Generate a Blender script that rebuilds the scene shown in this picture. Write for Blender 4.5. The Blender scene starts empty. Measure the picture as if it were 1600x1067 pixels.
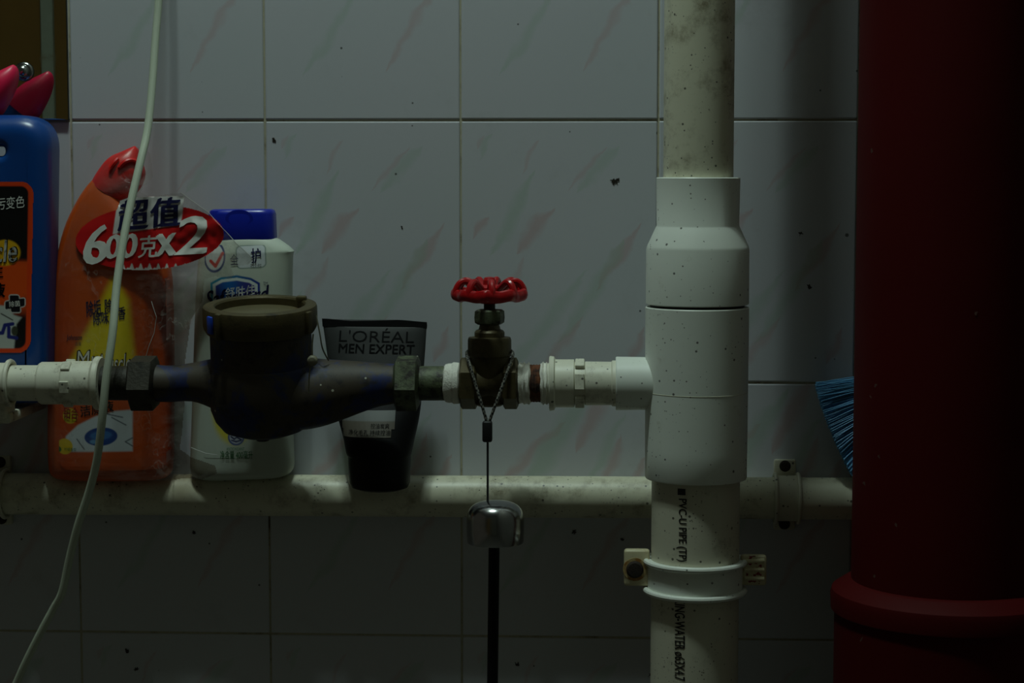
import bpy, bmesh, math, random
import numpy as np
from mathutils import Vector, Matrix, noise
from mathutils.bvhtree import BVHTree

# ------------------------------------------------------------------ camera
SC = bpy.context.scene
COL = SC.collection
F = 3000.0                                   # focal length in pixels of a 1600 x 1067 frame
PITCH, YAW = math.radians(5.0), math.radians(2.75)
CAM = Vector((0.0, -1.46, 1.0))
fwd = Vector((-math.sin(YAW) * math.cos(PITCH), math.cos(YAW) * math.cos(PITCH), -math.sin(PITCH)))
rgt = fwd.cross(Vector((0, 0, 1))).normalized()
upv = rgt.cross(fwd)
cd = bpy.data.cameras.new('camera')
cd.sensor_width = 36.0
cd.lens = F / 1600.0 * 36.0
cd.clip_start = 0.02
cam = bpy.data.objects.new('camera', cd)
COL.objects.link(cam)
cam.matrix_world = Matrix((rgt, upv, -fwd)).transposed().to_4x4()
cam.location = CAM
SC.camera = cam

# ------------------------------------------------------------------ world, lamp, exposure
w = bpy.data.worlds.new('world')
SC.world = w
w.use_nodes = True
w.node_tree.nodes['Background'].inputs[0].default_value = (1.0, 1.0, 0.78, 1)
w.node_tree.nodes['Background'].inputs[1].default_value = 0.026
# fluorescent tube fixed above the scene, along the wall
ld = bpy.data.lights.new('wall_tube_lamp', 'AREA')
ld.shape = 'RECTANGLE'
ld.size, ld.size_y = 0.18, 0.03
ld.energy = 4.6
ld.color = (0.78, 1.0, 0.95)
lamp = bpy.data.objects.new('wall_tube_lamp', ld)
lamp.location = (-0.23, -0.38, 2.30)
lamp.rotation_euler = (Vector((0.0, -0.03, 0.85)) - lamp.location).to_track_quat('-Z', 'Y').to_euler()
COL.objects.link(lamp)
# weaker bulb under the ceiling, further left
ld = bpy.data.lights.new('ceiling_bulb', 'POINT')
ld.energy = 18.0
ld.color = (0.80, 1.0, 0.93)
ld.shadow_soft_size = 0.03
lamp = bpy.data.objects.new('ceiling_bulb', ld)
lamp.location = (-0.385, -0.46, 2.60)
COL.objects.link(lamp)
vs = SC.view_settings
vs.view_transform = 'Standard'
vs.look = 'None'
vs.exposure = 0.0
vs.gamma = 1.0
vs.use_curve_mapping = False

# ------------------------------------------------------------------ geometry helpers
def at(px, py, Y):
    """point at distance Y in front of the tiled wall that the photo shows at pixel px, py"""
    d = fwd + rgt * ((px - 800.0) / F) - upv * ((py - 533.5) / F)
    return CAM + d * ((-Y - CAM.y) / d.y)

def lin(r, g, b):
    f = lambda c: (c / 255) / 12.92 if c / 255 <= 0.04045 else ((c / 255 + 0.055) / 1.055) ** 2.4
    return (f(r), f(g), f(b), 1.0)

def wloc(o):
    v = Vector((0, 0, 0))
    while o is not None:
        v = v + o.location
        o = o.parent
    return v

def tag(o, label=None, cat=None, group=None, kind=None):
    if label: o['label'] = label
    if cat: o['category'] = cat
    if group: o['group'] = group
    if kind: o['kind'] = kind
    return o

def thing(name, loc, label, cat, group=None):
    o = bpy.data.objects.new(name, None)
    o.empty_display_size = 0.01
    o.location = loc
    COL.objects.link(o)
    return tag(o, label, cat, group)

def link(name, me, mat, parent=None, smooth=25):
    """me in world coordinates (before the root's own rotation)"""
    if mat is not None and not me.materials:
        me.materials.append(mat)
    o = bpy.data.objects.new(name, me)
    COL.objects.link(o)
    if parent is not None:
        me.transform(Matrix.Translation(-wloc(parent)))
        o.parent = parent
    else:
        vs_ = [v.co for v in me.vertices]
        c = Vector((sum(v.x for v in vs_) / len(vs_), sum(v.y for v in vs_) / len(vs_), min(v.z for v in vs_)))
        me.transform(Matrix.Translation(-c))
        o.location = c
    if smooth:
        me.polygons.foreach_set('use_smooth', [True] * len(me.polygons))
        me.set_sharp_from_angle(angle=math.radians(smooth))
    return o

def fin(name, bm, mat, parent=None, smooth=25):
    bmesh.ops.recalc_face_normals(bm, faces=bm.faces)
    me = bpy.data.meshes.new(name)
    bm.to_mesh(me)
    bm.free()
    return link(name, me, mat, parent, smooth)

def basis(axis):
    a = axis.normalized()
    t = Vector((0, 1, 0)) if abs(a.y) < 0.9 else Vector((1, 0, 0))
    u = a.cross(t).normalized()
    return a, u, a.cross(u)

def lathe(bm, origin, axis, prof, seg=40, phase=0.0, closed=False):
    """prof: list of (radius, distance along axis)"""
    a, u, v = basis(axis)
    rings = []
    for r, t in prof:
        rings.append([bm.verts.new(origin + a * t + (u * math.cos(phase + 2 * math.pi * i / seg) + v * math.sin(phase + 2 * math.pi * i / seg)) * max(r, 1e-5)) for i in range(seg)])
    for k in range(len(rings) - 1 + (1 if closed else 0)):
        A, B = rings[k], rings[(k + 1) % len(rings)]
        for i in range(seg):
            bm.faces.new((A[i], A[(i + 1) % seg], B[(i + 1) % seg], B[i]))
    if not closed:
        bm.faces.new(rings[0][::-1])
        bm.faces.new(rings[-1])

def smooth_pts(pts, n=6):
    P = [Vector(p) for p in pts]
    out = []
    for i in range(len(P) - 1):
        p0, p1, p2, p3 = P[max(i - 1, 0)], P[i], P[i + 1], P[min(i + 2, len(P) - 1)]
        for k in range(n):
            t = k / n
            out.append(0.5 * ((2 * p1) + (p2 - p0) * t + (2 * p0 - 5 * p1 + 4 * p2 - p3) * t * t + (3 * p1 - p0 - 3 * p2 + p3) * t ** 3))
    out.append(P[-1])
    return out

def tube(bm, pts, rad, seg=10, closed=False, flat=None):
    """sweep a circle; rad a number or one per point; flat=(vector, factor) stretches the section along vector"""
    n = len(pts)
    rings = []
    prev = None
    for i, p in enumerate(pts):
        if closed:
            d = (pts[(i + 1) % n] - pts[(i - 1) % n]).normalized()
        else:
            d = (pts[min(i + 1, n - 1)] - pts[max(i - 1, 0)]).normalized()
        if prev is None:
            t = Vector((0, 0, 1)) if abs(d.z) < 0.9 else Vector((1, 0, 0))
            u = d.cross(t).normalized()
        else:
            u = (prev - d * prev.dot(d)).normalized()
        prev = u
        v = d.cross(u)
        r = rad[i] if isinstance(rad, (list, tuple)) else rad
        ring = []
        for k in range(seg):
            a = 2 * math.pi * k / seg
            o = (u * math.cos(a) + v * math.sin(a)) * r
            if flat:
                f = flat[0]
                o = o + f * (o.dot(f) * (flat[1] - 1))
            ring.append(bm.verts.new(p + o))
        rings.append(ring)
    for k in range(n - 1 + (1 if closed else 0)):
        A, B = rings[k], rings[(k + 1) % n]
        for i in range(seg):
            bm.faces.new((A[i], A[(i + 1) % seg], B[(i + 1) % seg], B[i]))
    if not closed:
        bm.faces.new(rings[0][::-1])
        bm.faces.new(rings[-1])

def box(bm, c, sx, sy, sz, bev=0.0, seg=2, rot=None):
    r = bmesh.ops.create_cube(bm, size=1.0)
    vv = r['verts']
    bmesh.ops.scale(bm, vec=(sx, sy, sz), verts=vv)
    if bev:
        es = list({e for v in vv for e in v.link_edges})
        rr = bmesh.ops.bevel(bm, geom=es, offset=bev, segments=seg, affect='EDGES', profile=0.5)
        vv = list({v for f in rr['faces'] for v in f.verts} | {v for v in vv if v.is_valid})
    if rot is not None:
        bmesh.ops.rotate(bm, cent=(0, 0, 0), matrix=rot, verts=vv)
    bmesh.ops.translate(bm, vec=c, verts=vv)
    return vv

def loft(bm, secs, Y, ex=2.6, seg=36):
    """secs: (left px, left py, right px, right py, half depth[, Y]) cross sections of a bottle-like body"""
    rings = []
    for s in secs:
        y = s[5] if len(s) > 5 else Y
        L, R = at(s[0], s[1], y), at(s[2], s[3], y)
        c, h = (L + R) / 2, (R - L) / 2
        ring = []
        for i in range(seg):
            a = 2 * math.pi * i / seg
            ca, sa = math.cos(a), math.sin(a)
            ca = math.copysign(abs(ca) ** (2 / ex), ca)
            sa = math.copysign(abs(sa) ** (2 / ex), sa)
            ring.append(bm.verts.new(c + h * ca + Vector((0, 1, 0)) * (s[4] * sa)))
        rings.append(ring)
    for A, B in zip(rings, rings[1:]):
        for i in range(seg):
            bm.faces.new((A[i], A[(i + 1) % seg], B[(i + 1) % seg], B[i]))
    bm.faces.new(rings[0][::-1])
    bm.faces.new(rings[-1])

def dense(secs, n=5):
    """Catmull-Rom refinement of loft sections"""
    A = np.array(secs, float)
    out = []
    for i in range(len(A) - 1):
        p0, p1, p2, p3 = A[max(i - 1, 0)], A[i], A[i + 1], A[min(i + 2, len(A) - 1)]
        for k in range(n):
            t = k / n
            out.append(0.5 * ((2 * p1) + (p2 - p0) * t + (2 * p0 - 5 * p1 + 4 * p2 - p3) * t * t + (3 * p1 - p0 - 3 * p2 + p3) * t ** 3))
    out.append(A[-1])
    return [tuple(o) for o in out]

def bvh_of(o):
    me = o.data
    off = wloc(o)
    return BVHTree.FromPolygons([v.co + off for v in me.vertices], [tuple(p.vertices) for p in me.polygons])

def press(p, bvh, off, dflt):
    """push a point along the wall's normal onto the front of a body"""
    if bvh is None:
        return Vector((p.x, -dflt - off, p.z))
    h = bvh.ray_cast(Vector((p.x, -0.6, p.z)), Vector((0, 1, 0)))
    return Vector((p.x, (h[0].y if h[0] is not None else -dflt) - off, p.z))

# ------------------------------------------------------------------ flat print: coloured patches and lettering
def inpoly(px, py, poly):
    r = np.zeros(px.shape, bool)
    n = len(poly)
    for i in range(n):
        x1, y1 = poly[i]
        x2, y2 = poly[(i + 1) % n]
        c = ((y1 > py) != (y2 > py)) & (px < (x2 - x1) * (py - y1) / (y2 - y1 + 1e-9) + x1)
        r ^= c
    return r

def segdist(px, py, a, b):
    dx, dy = b[0] - a[0], b[1] - a[1]
    t = np.clip(((px - a[0]) * dx + (py - a[1]) * dy) / (dx * dx + dy * dy + 1e-9), 0, 1)
    return np.hypot(px - a[0] - t * dx, py - a[1] - t * dy)

def polydist(px, py, poly):
    d = np.full(px.shape, 1e9)
    for i in range(len(poly)):
        d = np.minimum(d, segdist(px, py, poly[i], poly[(i + 1) % len(poly)]))
    return np.where(inpoly(px, py, poly), d, -d)

def ell(px, py, cx, cy, rx, ry, ang=0.0):
    c, s = math.cos(ang), math.sin(ang)
    x, y = px - cx, py - cy
    return 1 - np.hypot((x * c + y * s) / rx, (-x * s + y * c) / ry)

def rrect(px, py, x0, y0, x1, y1, r):
    qx = np.abs(px - (x0 + x1) / 2) - (x1 - x0) / 2 + r
    qy = np.abs(py - (y0 + y1) / 2) - (y1 - y0) / 2 + r
    return -(np.hypot(np.maximum(qx, 0), np.maximum(qy, 0)) + np.minimum(np.maximum(qx, qy), 0) - r)

def sst(a, b, x):
    t = np.clip((x - a) / (b - a), 0, 1)
    return t * t * (3 - 2 * t)

class Canvas:
    def __init__(s, x0, x1, y0, y1, step, base):
        nx, ny = int((x1 - x0) / step) + 1, int((y1 - y0) / step) + 1
        s.px, s.py = np.meshgrid(np.linspace(x0, x1, nx), np.linspace(y0, y1, ny))
        s.rgb = np.zeros(s.px.shape + (3,)) + np.array(base[:3])
        s.keep = np.ones(s.px.shape, bool)
    def mix(s, col, m):
        m = np.clip(m, 0, 1)[..., None]
        s.rgb = s.rgb * (1 - m) + np.array(col[:3]) * m

def patch(name, cv, mat, parent, bvh, off, dflt):
    ny, nx = cv.px.shape
    idx = -np.ones((ny, nx), int)
    k = cv.keep
    fk = k[:-1, :-1] & k[1:, :-1] & k[:-1, 1:] & k[1:, 1:]
    use = np.zeros((ny, nx), bool)
    use[:-1, :-1] |= fk; use[1:, :-1] |= fk; use[:-1, 1:] |= fk; use[1:, 1:] |= fk
    vs_, cs = [], []
    for j, i in zip(*np.nonzero(use)):
        idx[j, i] = len(vs_)
        vs_.append(press(at(cv.px[j, i], cv.py[j, i], dflt), bvh, off, dflt))
        cs.append(cv.rgb[j, i])
    fs = [(idx[j, i], idx[j + 1, i], idx[j + 1, i + 1], idx[j, i + 1]) for j, i in zip(*np.nonzero(fk))]
    me = bpy.data.meshes.new(name)
    me.from_pydata(vs_, [], fs)
    at_ = me.color_attributes.new('print', 'FLOAT_COLOR', 'POINT')
    a = np.ones((len(vs_), 4), np.float32)
    a[:, :3] = np.array(cs)
    at_.data.foreach_set('color', a.ravel())
    return link(name, me, mat, parent, 60)

def lettering(s, boxpx, parent, mat, dflt, bvh=None, off=0.0005, ang=0.0, shear=0.0, bold=0.0, name='lettering', thick=0.0):
    """text fitted into a pixel box (x0, y0, x1, y1) turned by ang about its centre"""
    cu = bpy.data.curves.new(name, 'FONT')
    cu.body = s
    cu.size = 1.0
    cu.offset = min(bold, 0.0)
    cu.resolution_u = 3
    to = bpy.data.objects.new(name, cu)
    COL.objects.link(to)
    bpy.context.view_layer.update()
    me = bpy.data.meshes.new_from_object(to.evaluated_get(bpy.context.evaluated_depsgraph_get()))
    bpy.data.objects.remove(to)
    me.name = name
    if not me.vertices:
        return None
    xs = [v.co.x for v in me.vertices]; ys = [v.co.y for v in me.vertices]
    x0, x1, y0, y1 = min(xs), max(xs), min(ys), max(ys)
    W, H = boxpx[2] - boxpx[0], boxpx[3] - boxpx[1]
    cx, cy = (boxpx[0] + boxpx[2]) / 2, (boxpx[1] + boxpx[3]) / 2
    ca, sa = math.cos(ang), math.sin(ang)
    me.materials.clear()
    bm_ = bmesh.new()
    bm_.from_mesh(me)
    bmesh.ops.triangulate(bm_, faces=bm_.faces)
    kx, ky = W / (x1 - x0 + 1e-9), H / (y1 - y0 + 1e-9)
    for _ in range(4):
        es_ = [e for e in bm_.edges if math.hypot((e.verts[0].co.x - e.verts[1].co.x) * kx, (e.verts[0].co.y - e.verts[1].co.y) * ky) > 4.0]
        if not es_ or len(bm_.verts) > 6000:
            break
        bmesh.ops.subdivide_edges(bm_, edges=es_, cuts=1)
        bmesh.ops.triangulate(bm_, faces=[f for f in bm_.faces if len(f.verts) > 3])
    if bold > 0:
        g_ = bm_.verts[:] + bm_.edges[:] + bm_.faces[:]
        for sx_, sy_ in ((1, 0.5), (-1, -0.5)):
            d_ = bmesh.ops.duplicate(bm_, geom=g_)['geom']
            bmesh.ops.translate(bm_, vec=(sx_ * bold, sy_ * bold, 0), verts=[e for e in d_ if isinstance(e, bmesh.types.BMVert)])
    bm_.to_mesh(me)
    bm_.free()
    for v in me.vertices:
        b = ((v.co.y - y0) / (y1 - y0 + 1e-9) - 0.5) * H
        a = ((v.co.x - x0) / (x1 - x0 + 1e-9) - 0.5) * W + shear * b
        qx, qy = cx + a * ca + b * sa, cy + a * sa - b * ca
        v.co = press(at(qx, qy, dflt), bvh, off, dflt)
    return link(name, me, mat, parent, 0)

# ------------------------------------------------------------------ materials
MATS = {}
class NT:
    def __init__(s, name):
        s.m = bpy.data.materials.new(name)
        s.m.use_nodes = True
        s.t = s.m.node_tree
        s.b = s.t.nodes['Principled BSDF']
    def n(s, typ, **kw):
        nd = s.t.nodes.new(typ)
        for k, v in kw.items():
            setattr(nd, k, v)
        return nd
    def l(s, a, b):
        s.t.links.new(a, b)
    def math(s, op, a, b=None, clamp=False):
        nd = s.n('ShaderNodeMath', operation=op, use_clamp=clamp)
        for i, x in enumerate((a, b)):
            if x is None: continue
            if isinstance(x, (int, float)): nd.inputs[i].default_value = x
            else: s.l(x, nd.inputs[i])
        return nd.outputs[0]
    def noise(s, scale, detail=4, rough=0.55, coord=None, dist=0.0):
        nd = s.n('ShaderNodeTexNoise')
        nd.inputs['Scale'].default_value = scale
        nd.inputs['Detail'].default_value = detail
        nd.inputs['Roughness'].default_value = rough
        nd.inputs['Distortion'].default_value = dist
        if coord is not None: s.l(coord, nd.inputs['Vector'])
        return nd.outputs['Fac']
    def ramp(s, fac, lo, hi):
        nd = s.n('ShaderNodeMapRange')
        nd.interpolation_type = 'SMOOTHSTEP'
        nd.inputs['From Min'].default_value = lo
        nd.inputs['From Max'].default_value = hi
        s.l(fac, nd.inputs['Value'])
        return nd.outputs[0]
    def mix(s, a, b, fac):
        nd = s.n('ShaderNodeMix', data_type='RGBA')
        for sock, x in ((nd.inputs[6], a), (nd.inputs[7], b)):
            if isinstance(x, (tuple, list)): sock.default_value = x
            else: s.l(x, sock)
        if isinstance(fac, (int, float)): nd.inputs[0].default_value = fac
        else: s.l(fac, nd.inputs[0])
        return nd.outputs[2]
    def pos(s):
        return s.n('ShaderNodeNewGeometry').outputs['Position']
    def specks(s, coord, scale, rmax, density):
        """sparse round spots"""
        v = s.n('ShaderNodeTexVoronoi')
        v.inputs['Scale'].default_value = scale
        s.l(coord, v.inputs['Vector'])
        sep = s.n('ShaderNodeSeparateColor')
        s.l(v.outputs['Color'], sep.inputs[0])
        gate = s.math('LESS_THAN', sep.outputs[0], density)
        r = s.math('MULTIPLY_ADD', sep.outputs[1], rmax * 0.8)
        r.node.inputs[2].default_value = rmax * 0.25
        d = s.math('DIVIDE', v.outputs['Distance'], r)
        return s.math('MULTIPLY', s.ramp(s.math('SUBTRACT', 1.0, d), 0.0, 0.35), gate)

def plain(name, col, rough=0.45, metal=0.0, var=0.15, scale=60, dirt=None, dirt_amt=(0.55, 0.75), bump=0.0, spec=None, flecks=False):
    q = NT(name)
    p = q.pos()
    n = q.noise(scale, 5, 0.6, p)
    dark = tuple(c * (1 - var) for c in col[:3]) + (1,)
    light = tuple(min(1, c * (1 + var)) for c in col[:3]) + (1,)
    c = q.mix(dark, light, n)
    if dirt is not None:
        n2 = q.noise(scale * 0.7, 8, 0.7, p)
        c = q.mix(c, dirt, q.ramp(n2, *dirt_amt))
    if flecks:
        c = q.mix(c, lin(190, 190, 172), q.math('MULTIPLY', q.specks(p, 260, 0.25, 0.22), 0.8))
    q.l(c, q.b.inputs['Base Color'])
    q.b.inputs['Roughness'].default_value = rough
    q.b.inputs['Metallic'].default_value = metal
    if spec is not None:
        q.b.inputs['Specular IOR Level'].default_value = spec
    if bump:
        bn = q.n('ShaderNodeBump')
        bn.inputs['Strength'].default_value = bump
        bn.inputs['Distance'].default_value = 0.0015
        q.l(q.noise(scale * 5, 6, 0.6, p), bn.inputs['Height'])
        q.l(bn.outputs[0], q.b.inputs['Normal'])
    MATS[name] = q.m
    return q.m

def pvc(name, col, grime_shade, amt, density=0.35, scale=190, rough=0.42):
    """white plastic with grime clouds and dark specks"""
    q = NT(name)
    p = q.pos()
    c = q.mix(tuple(x * 0.9 for x in col[:3]) + (1,), col, q.noise(18, 4, 0.6, p))
    g = q.ramp(q.noise(45, 8, 0.72, p), *amt)
    c = q.mix(c, grime_shade, g)
    c = q.mix(c, lin(38, 30, 20), q.math('MULTIPLY', q.specks(p, scale, 0.22, density), 0.85))
    fine = q.math('MULTIPLY', q.specks(p, scale * 2.3, 0.30, density), q.ramp(q.noise(30, 5, 0.6, p), 0.46, 0.62))
    c = q.mix(c, lin(60, 48, 32), q.math('MULTIPLY', fine, 0.8))
    c = q.mix(c, lin(50, 38, 25), q.math('MULTIPLY', q.specks(p, scale * 0.42, 0.13, density * 0.6), 0.8))
    q.l(c, q.b.inputs['Base Color'])
    q.b.inputs['Roughness'].default_value = rough
    MATS[name] = q.m
    return q.m

PVCW = pvc('white_pvc', lin(233, 237, 227), lin(150, 138, 108), (0.60, 0.86))
PVCD = pvc('dirty_pvc', lin(226, 224, 204), lin(104, 86, 56), (0.47, 0.78), 0.6)
PVCO = pvc('old_cream_pvc', lin(216, 213, 188), lin(112, 98, 66), (0.46, 0.80), 0.65)
PVCG = pvc('grey_cream_pvc', lin(208, 204, 182), lin(100, 90, 66), (0.55, 0.85), 0.65)
GROUT = plain('grout', lin(186, 180, 156), 0.9, dirt=lin(100, 84, 56), dirt_amt=(0.48, 0.72), scale=40, bump=0.3)
REDP = plain('red_pipe_paint', lin(66, 3, 3), 0.65, var=0.15, scale=14, dirt=lin(70, 12, 9), dirt_amt=(0.6, 0.9), bump=0.05, spec=0.12)
REDW = plain('red_wheel_paint', lin(165, 11, 17), 0.28, var=0.1, scale=90, dirt=lin(70, 12, 10), dirt_amt=(0.58, 0.8))
BRASS = plain('dark_brass', lin(80, 70, 42), 0.5, 0.35, var=0.3, scale=90, dirt=lin(30, 26, 16), dirt_amt=(0.5, 0.75), bump=0.15)
VERD = plain('green_brass', lin(84, 92, 66), 0.55, 0.15, var=0.35, scale=120, dirt=lin(34, 29, 19), dirt_amt=(0.42, 0.60), bump=0.25, flecks=True)
IRON = plain('dark_iron', lin(52, 48, 38), 0.6, 0.2, var=0.35, scale=90, dirt=lin(20, 17, 12), dirt_amt=(0.5, 0.7), bump=0.3)
RUST = plain('rust', lin(105, 58, 28), 0.85, var=0.5, scale=140, dirt=lin(40, 20, 12), dirt_amt=(0.45, 0.65), bump=0.6)
TAPE = plain('thread_tape', lin(232, 230, 218), 0.7, var=0.15, scale=200, dirt=lin(130, 105, 60), dirt_amt=(0.55, 0.75), bump=0.5)
CHROME = plain('chrome', (0.40, 0.40, 0.40, 1), 0.20, 1.0, var=0.3, scale=130)
BLACK = plain('black_rubber', lin(14, 14, 14), 0.6, var=0.3)
BLACKG = plain('black_gloss', lin(10, 10, 11), 0.45, var=0.2, spec=0.2)
CORDW = plain('white_cord_sheath', lin(190, 198, 178), 0.5, var=0.08, scale=40)
BLUEB = plain('blue_bottle', lin(9, 66, 138), 0.3, var=0.06, scale=30)
PINK = plain('pink_cap', lin(225, 20, 75), 0.4, var=0.06, scale=30)
ORANGE = plain('orange_bottle', lin(202, 80, 8), 0.38, var=0.06, scale=30)
REDC = plain('red_cap', lin(220, 30, 26), 0.36, var=0.06, scale=30)
WHITEB = plain('white_bottle', lin(196, 204, 190), 0.42, var=0.05, scale=30)
NAVYC = plain('blue_cap', lin(18, 38, 165), 0.3, var=0.06, scale=30)
INKW = plain('white_ink', lin(235, 235, 228), 0.5, var=0.02)
INKK = plain('black_ink', lin(8, 8, 9), 0.7, var=0.02, spec=0.1)
INKN = plain('navy_ink', lin(16, 18, 70), 0.5, var=0.02)
INKR = plain('red_ink', lin(170, 24, 18), 0.5, var=0.02)
INKG = plain('green_ink', lin(20, 110, 40), 0.5, var=0.02)
INKY = plain('yellow_ink', lin(235, 190, 20), 0.5, var=0.02)
STAMP = plain('pipe_stamp', lin(32, 30, 26), 0.7, var=0.2)
BRIST = plain('blue_bristle', lin(96, 172, 220), 0.45, var=0.3, scale=200)
SCREW = plain('rusted_screw', lin(40, 28, 18), 0.8, var=0.5, scale=200, bump=0.4)
EARR = plain('rust_stained_pvc', lin(196, 186, 150), 0.5, var=0.2, scale=70, dirt=lin(150, 100, 40), dirt_amt=(0.5, 0.7))

def printed(name, rough=0.4):
    q = NT(name)
    a = q.n('ShaderNodeAttribute')
    a.attribute_name = 'print'
    q.l(a.outputs['Color'], q.b.inputs['Base Color'])
    q.b.inputs['Roughness'].default_value = rough
    return q.m
PRINT = printed('printed_label')

def film_mat(name):
    q = NT(name)
    tr = q.n('ShaderNodeBsdfTransparent')
    tr.inputs[0].default_value = (0.92, 0.91, 0.89, 1)
    q.b.inputs['Base Color'].default_value = lin(190, 186, 178)
    q.b.inputs['Roughness'].default_value = 0.2
    bn = q.n('ShaderNodeBump')
    bn.inputs['Strength'].default_value = 0.6
    bn.inputs['Distance'].default_value = 0.002
    q.l(q.noise(110, 3, 0.6, q.pos(), 1.2), bn.inputs['Height'])
    q.l(bn.outputs[0], q.b.inputs['Normal'])
    mx = q.n('ShaderNodeMixShader')
    vo = q.n('ShaderNodeTexVoronoi', feature='DISTANCE_TO_EDGE')
    vo.inputs['Scale'].default_value = 24
    nz = q.n('ShaderNodeTexNoise')
    nz.inputs['Scale'].default_value = 26
    nz.inputs['Detail'].default_value = 1
    va = q.n('ShaderNodeVectorMath', operation='MULTIPLY_ADD')
    q.l(nz.outputs['Color'], va.inputs[0])
    va.inputs[1].default_value = (0.03, 0.03, 0.03)
    q.l(q.pos(), va.inputs[2])
    q.l(va.outputs[0], vo.inputs['Vector'])
    crease = q.math('MULTIPLY', q.math('SUBTRACT', 1.0, q.ramp(vo.outputs['Distance'], 0.0, 0.035)), q.ramp(q.noise(22, 2, 0.5, q.pos()), 0.50, 0.66))
    haze = q.math('MULTIPLY', q.ramp(q.noise(28, 3, 0.6, q.pos()), 0.40, 0.80), 0.10)
    sx_ = q.n('ShaderNodeSeparateXYZ')
    q.l(q.pos(), sx_.inputs[0])
    flap = q.math('MULTIPLY', q.ramp(sx_.outputs[0], at(240, 380, .055).x, at(300, 380, .055).x), q.ramp(sx_.outputs[2], at(300, 520, .055).z, at(300, 420, .055).z))
    grime_shade = q.math('MULTIPLY', q.ramp(sx_.outputs[0], at(256, 560, .055).x, at(274, 560, .055).x), q.ramp(sx_.outputs[2], at(300, 420, .055).z, at(300, 470, .055).z))  # shade between the two bottles painted into the film's lower tint
    q.l(q.mix((0.92, 0.91, 0.89, 1), (0.50, 0.44, 0.38, 1), grime_shade), tr.inputs[0])
    haze = q.math('ADD', haze, q.math('MULTIPLY', flap, q.math('MULTIPLY', q.ramp(q.noise(60, 4, 0.65, q.pos(), 0.8), 0.38, 0.66), 0.22)))
    q.l(q.math('ADD', q.math('ADD', haze, q.math('MULTIPLY', crease, 0.22)), 0.035), mx.inputs[0])
    q.l(tr.outputs[0], mx.inputs[1])
    q.l(q.b.outputs[0], mx.inputs[2])
    q.l(mx.outputs[0], q.t.nodes['Material Output'].inputs['Surface'])
    return q.m
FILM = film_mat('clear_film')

MIRROR = NT('mirror_glass')
MIRROR.b.inputs['Base Color'].default_value = (0.62, 0.66, 0.60, 1)
MIRROR.b.inputs['Metallic'].default_value = 1.0
MIRROR.l(MIRROR.math('MULTIPLY', MIRROR.ramp(MIRROR.noise(25, 6, 0.6, MIRROR.pos()), 0.45, 0.9), 0.12), MIRROR.b.inputs['Roughness'])
MIRROR = MIRROR.m

# glazed tile: pale ground, printed pink and green streaks, a few dirt specks
def streak_group():
    g = bpy.data.node_groups.new('streak', 'ShaderNodeTree')
    I = g.interface
    I.new_socket('Coord', in_out='INPUT', socket_type='NodeSocketVector')
    I.new_socket('Start', in_out='INPUT', socket_type='NodeSocketVector')
    I.new_socket('Along', in_out='INPUT', socket_type='NodeSocketVector')
    I.new_socket('Across', in_out='INPUT', socket_type='NodeSocketVector')
    I.new_socket('Width', in_out='INPUT', socket_type='NodeSocketFloat')
    I.new_socket('Mask', in_out='OUTPUT', socket_type='NodeSocketFloat')
    gi, go = g.nodes.new('NodeGroupInput'), g.nodes.new('NodeGroupOutput')
    def vm(op, a, b):
        n = g.nodes.new('ShaderNodeVectorMath'); n.operation = op
        g.links.new(a, n.inputs[0]); g.links.new(b, n.inputs[1])
        return n
    def m(op, a, b, clamp=False):
        n = g.nodes.new('ShaderNodeMath'); n.operation = op; n.use_clamp = clamp
        for i, x in enumerate((a, b)):
            if isinstance(x, (int, float)): n.inputs[i].default_value = x
            elif x is not None: g.links.new(x, n.inputs[i])
        return n.outputs[0]
    d = vm('SUBTRACT', gi.outputs['Coord'], gi.outputs['Start']).outputs[0]
    t = vm('DOT_PRODUCT', d, gi.outputs['Along']).outputs['Value']
    n = m('ABSOLUTE', vm('DOT_PRODUCT', d, gi.outputs['Across']).outputs['Value'], None)
    lens = m('MULTIPLY', m('MULTIPLY', t, m('SUBTRACT', 1.0, t)), 4.0)
    ww = m('MAXIMUM', m('MULTIPLY', lens, gi.outputs['Width']), 1e-6)
    k = m('MULTIPLY', m('SUBTRACT', 1.0, m('DIVIDE', n, ww)), 1.3, True)
    g.links.new(k, go.inputs[0])
    return g
SG = streak_group()
TW, TH = 0.1493, 0.1985
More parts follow.
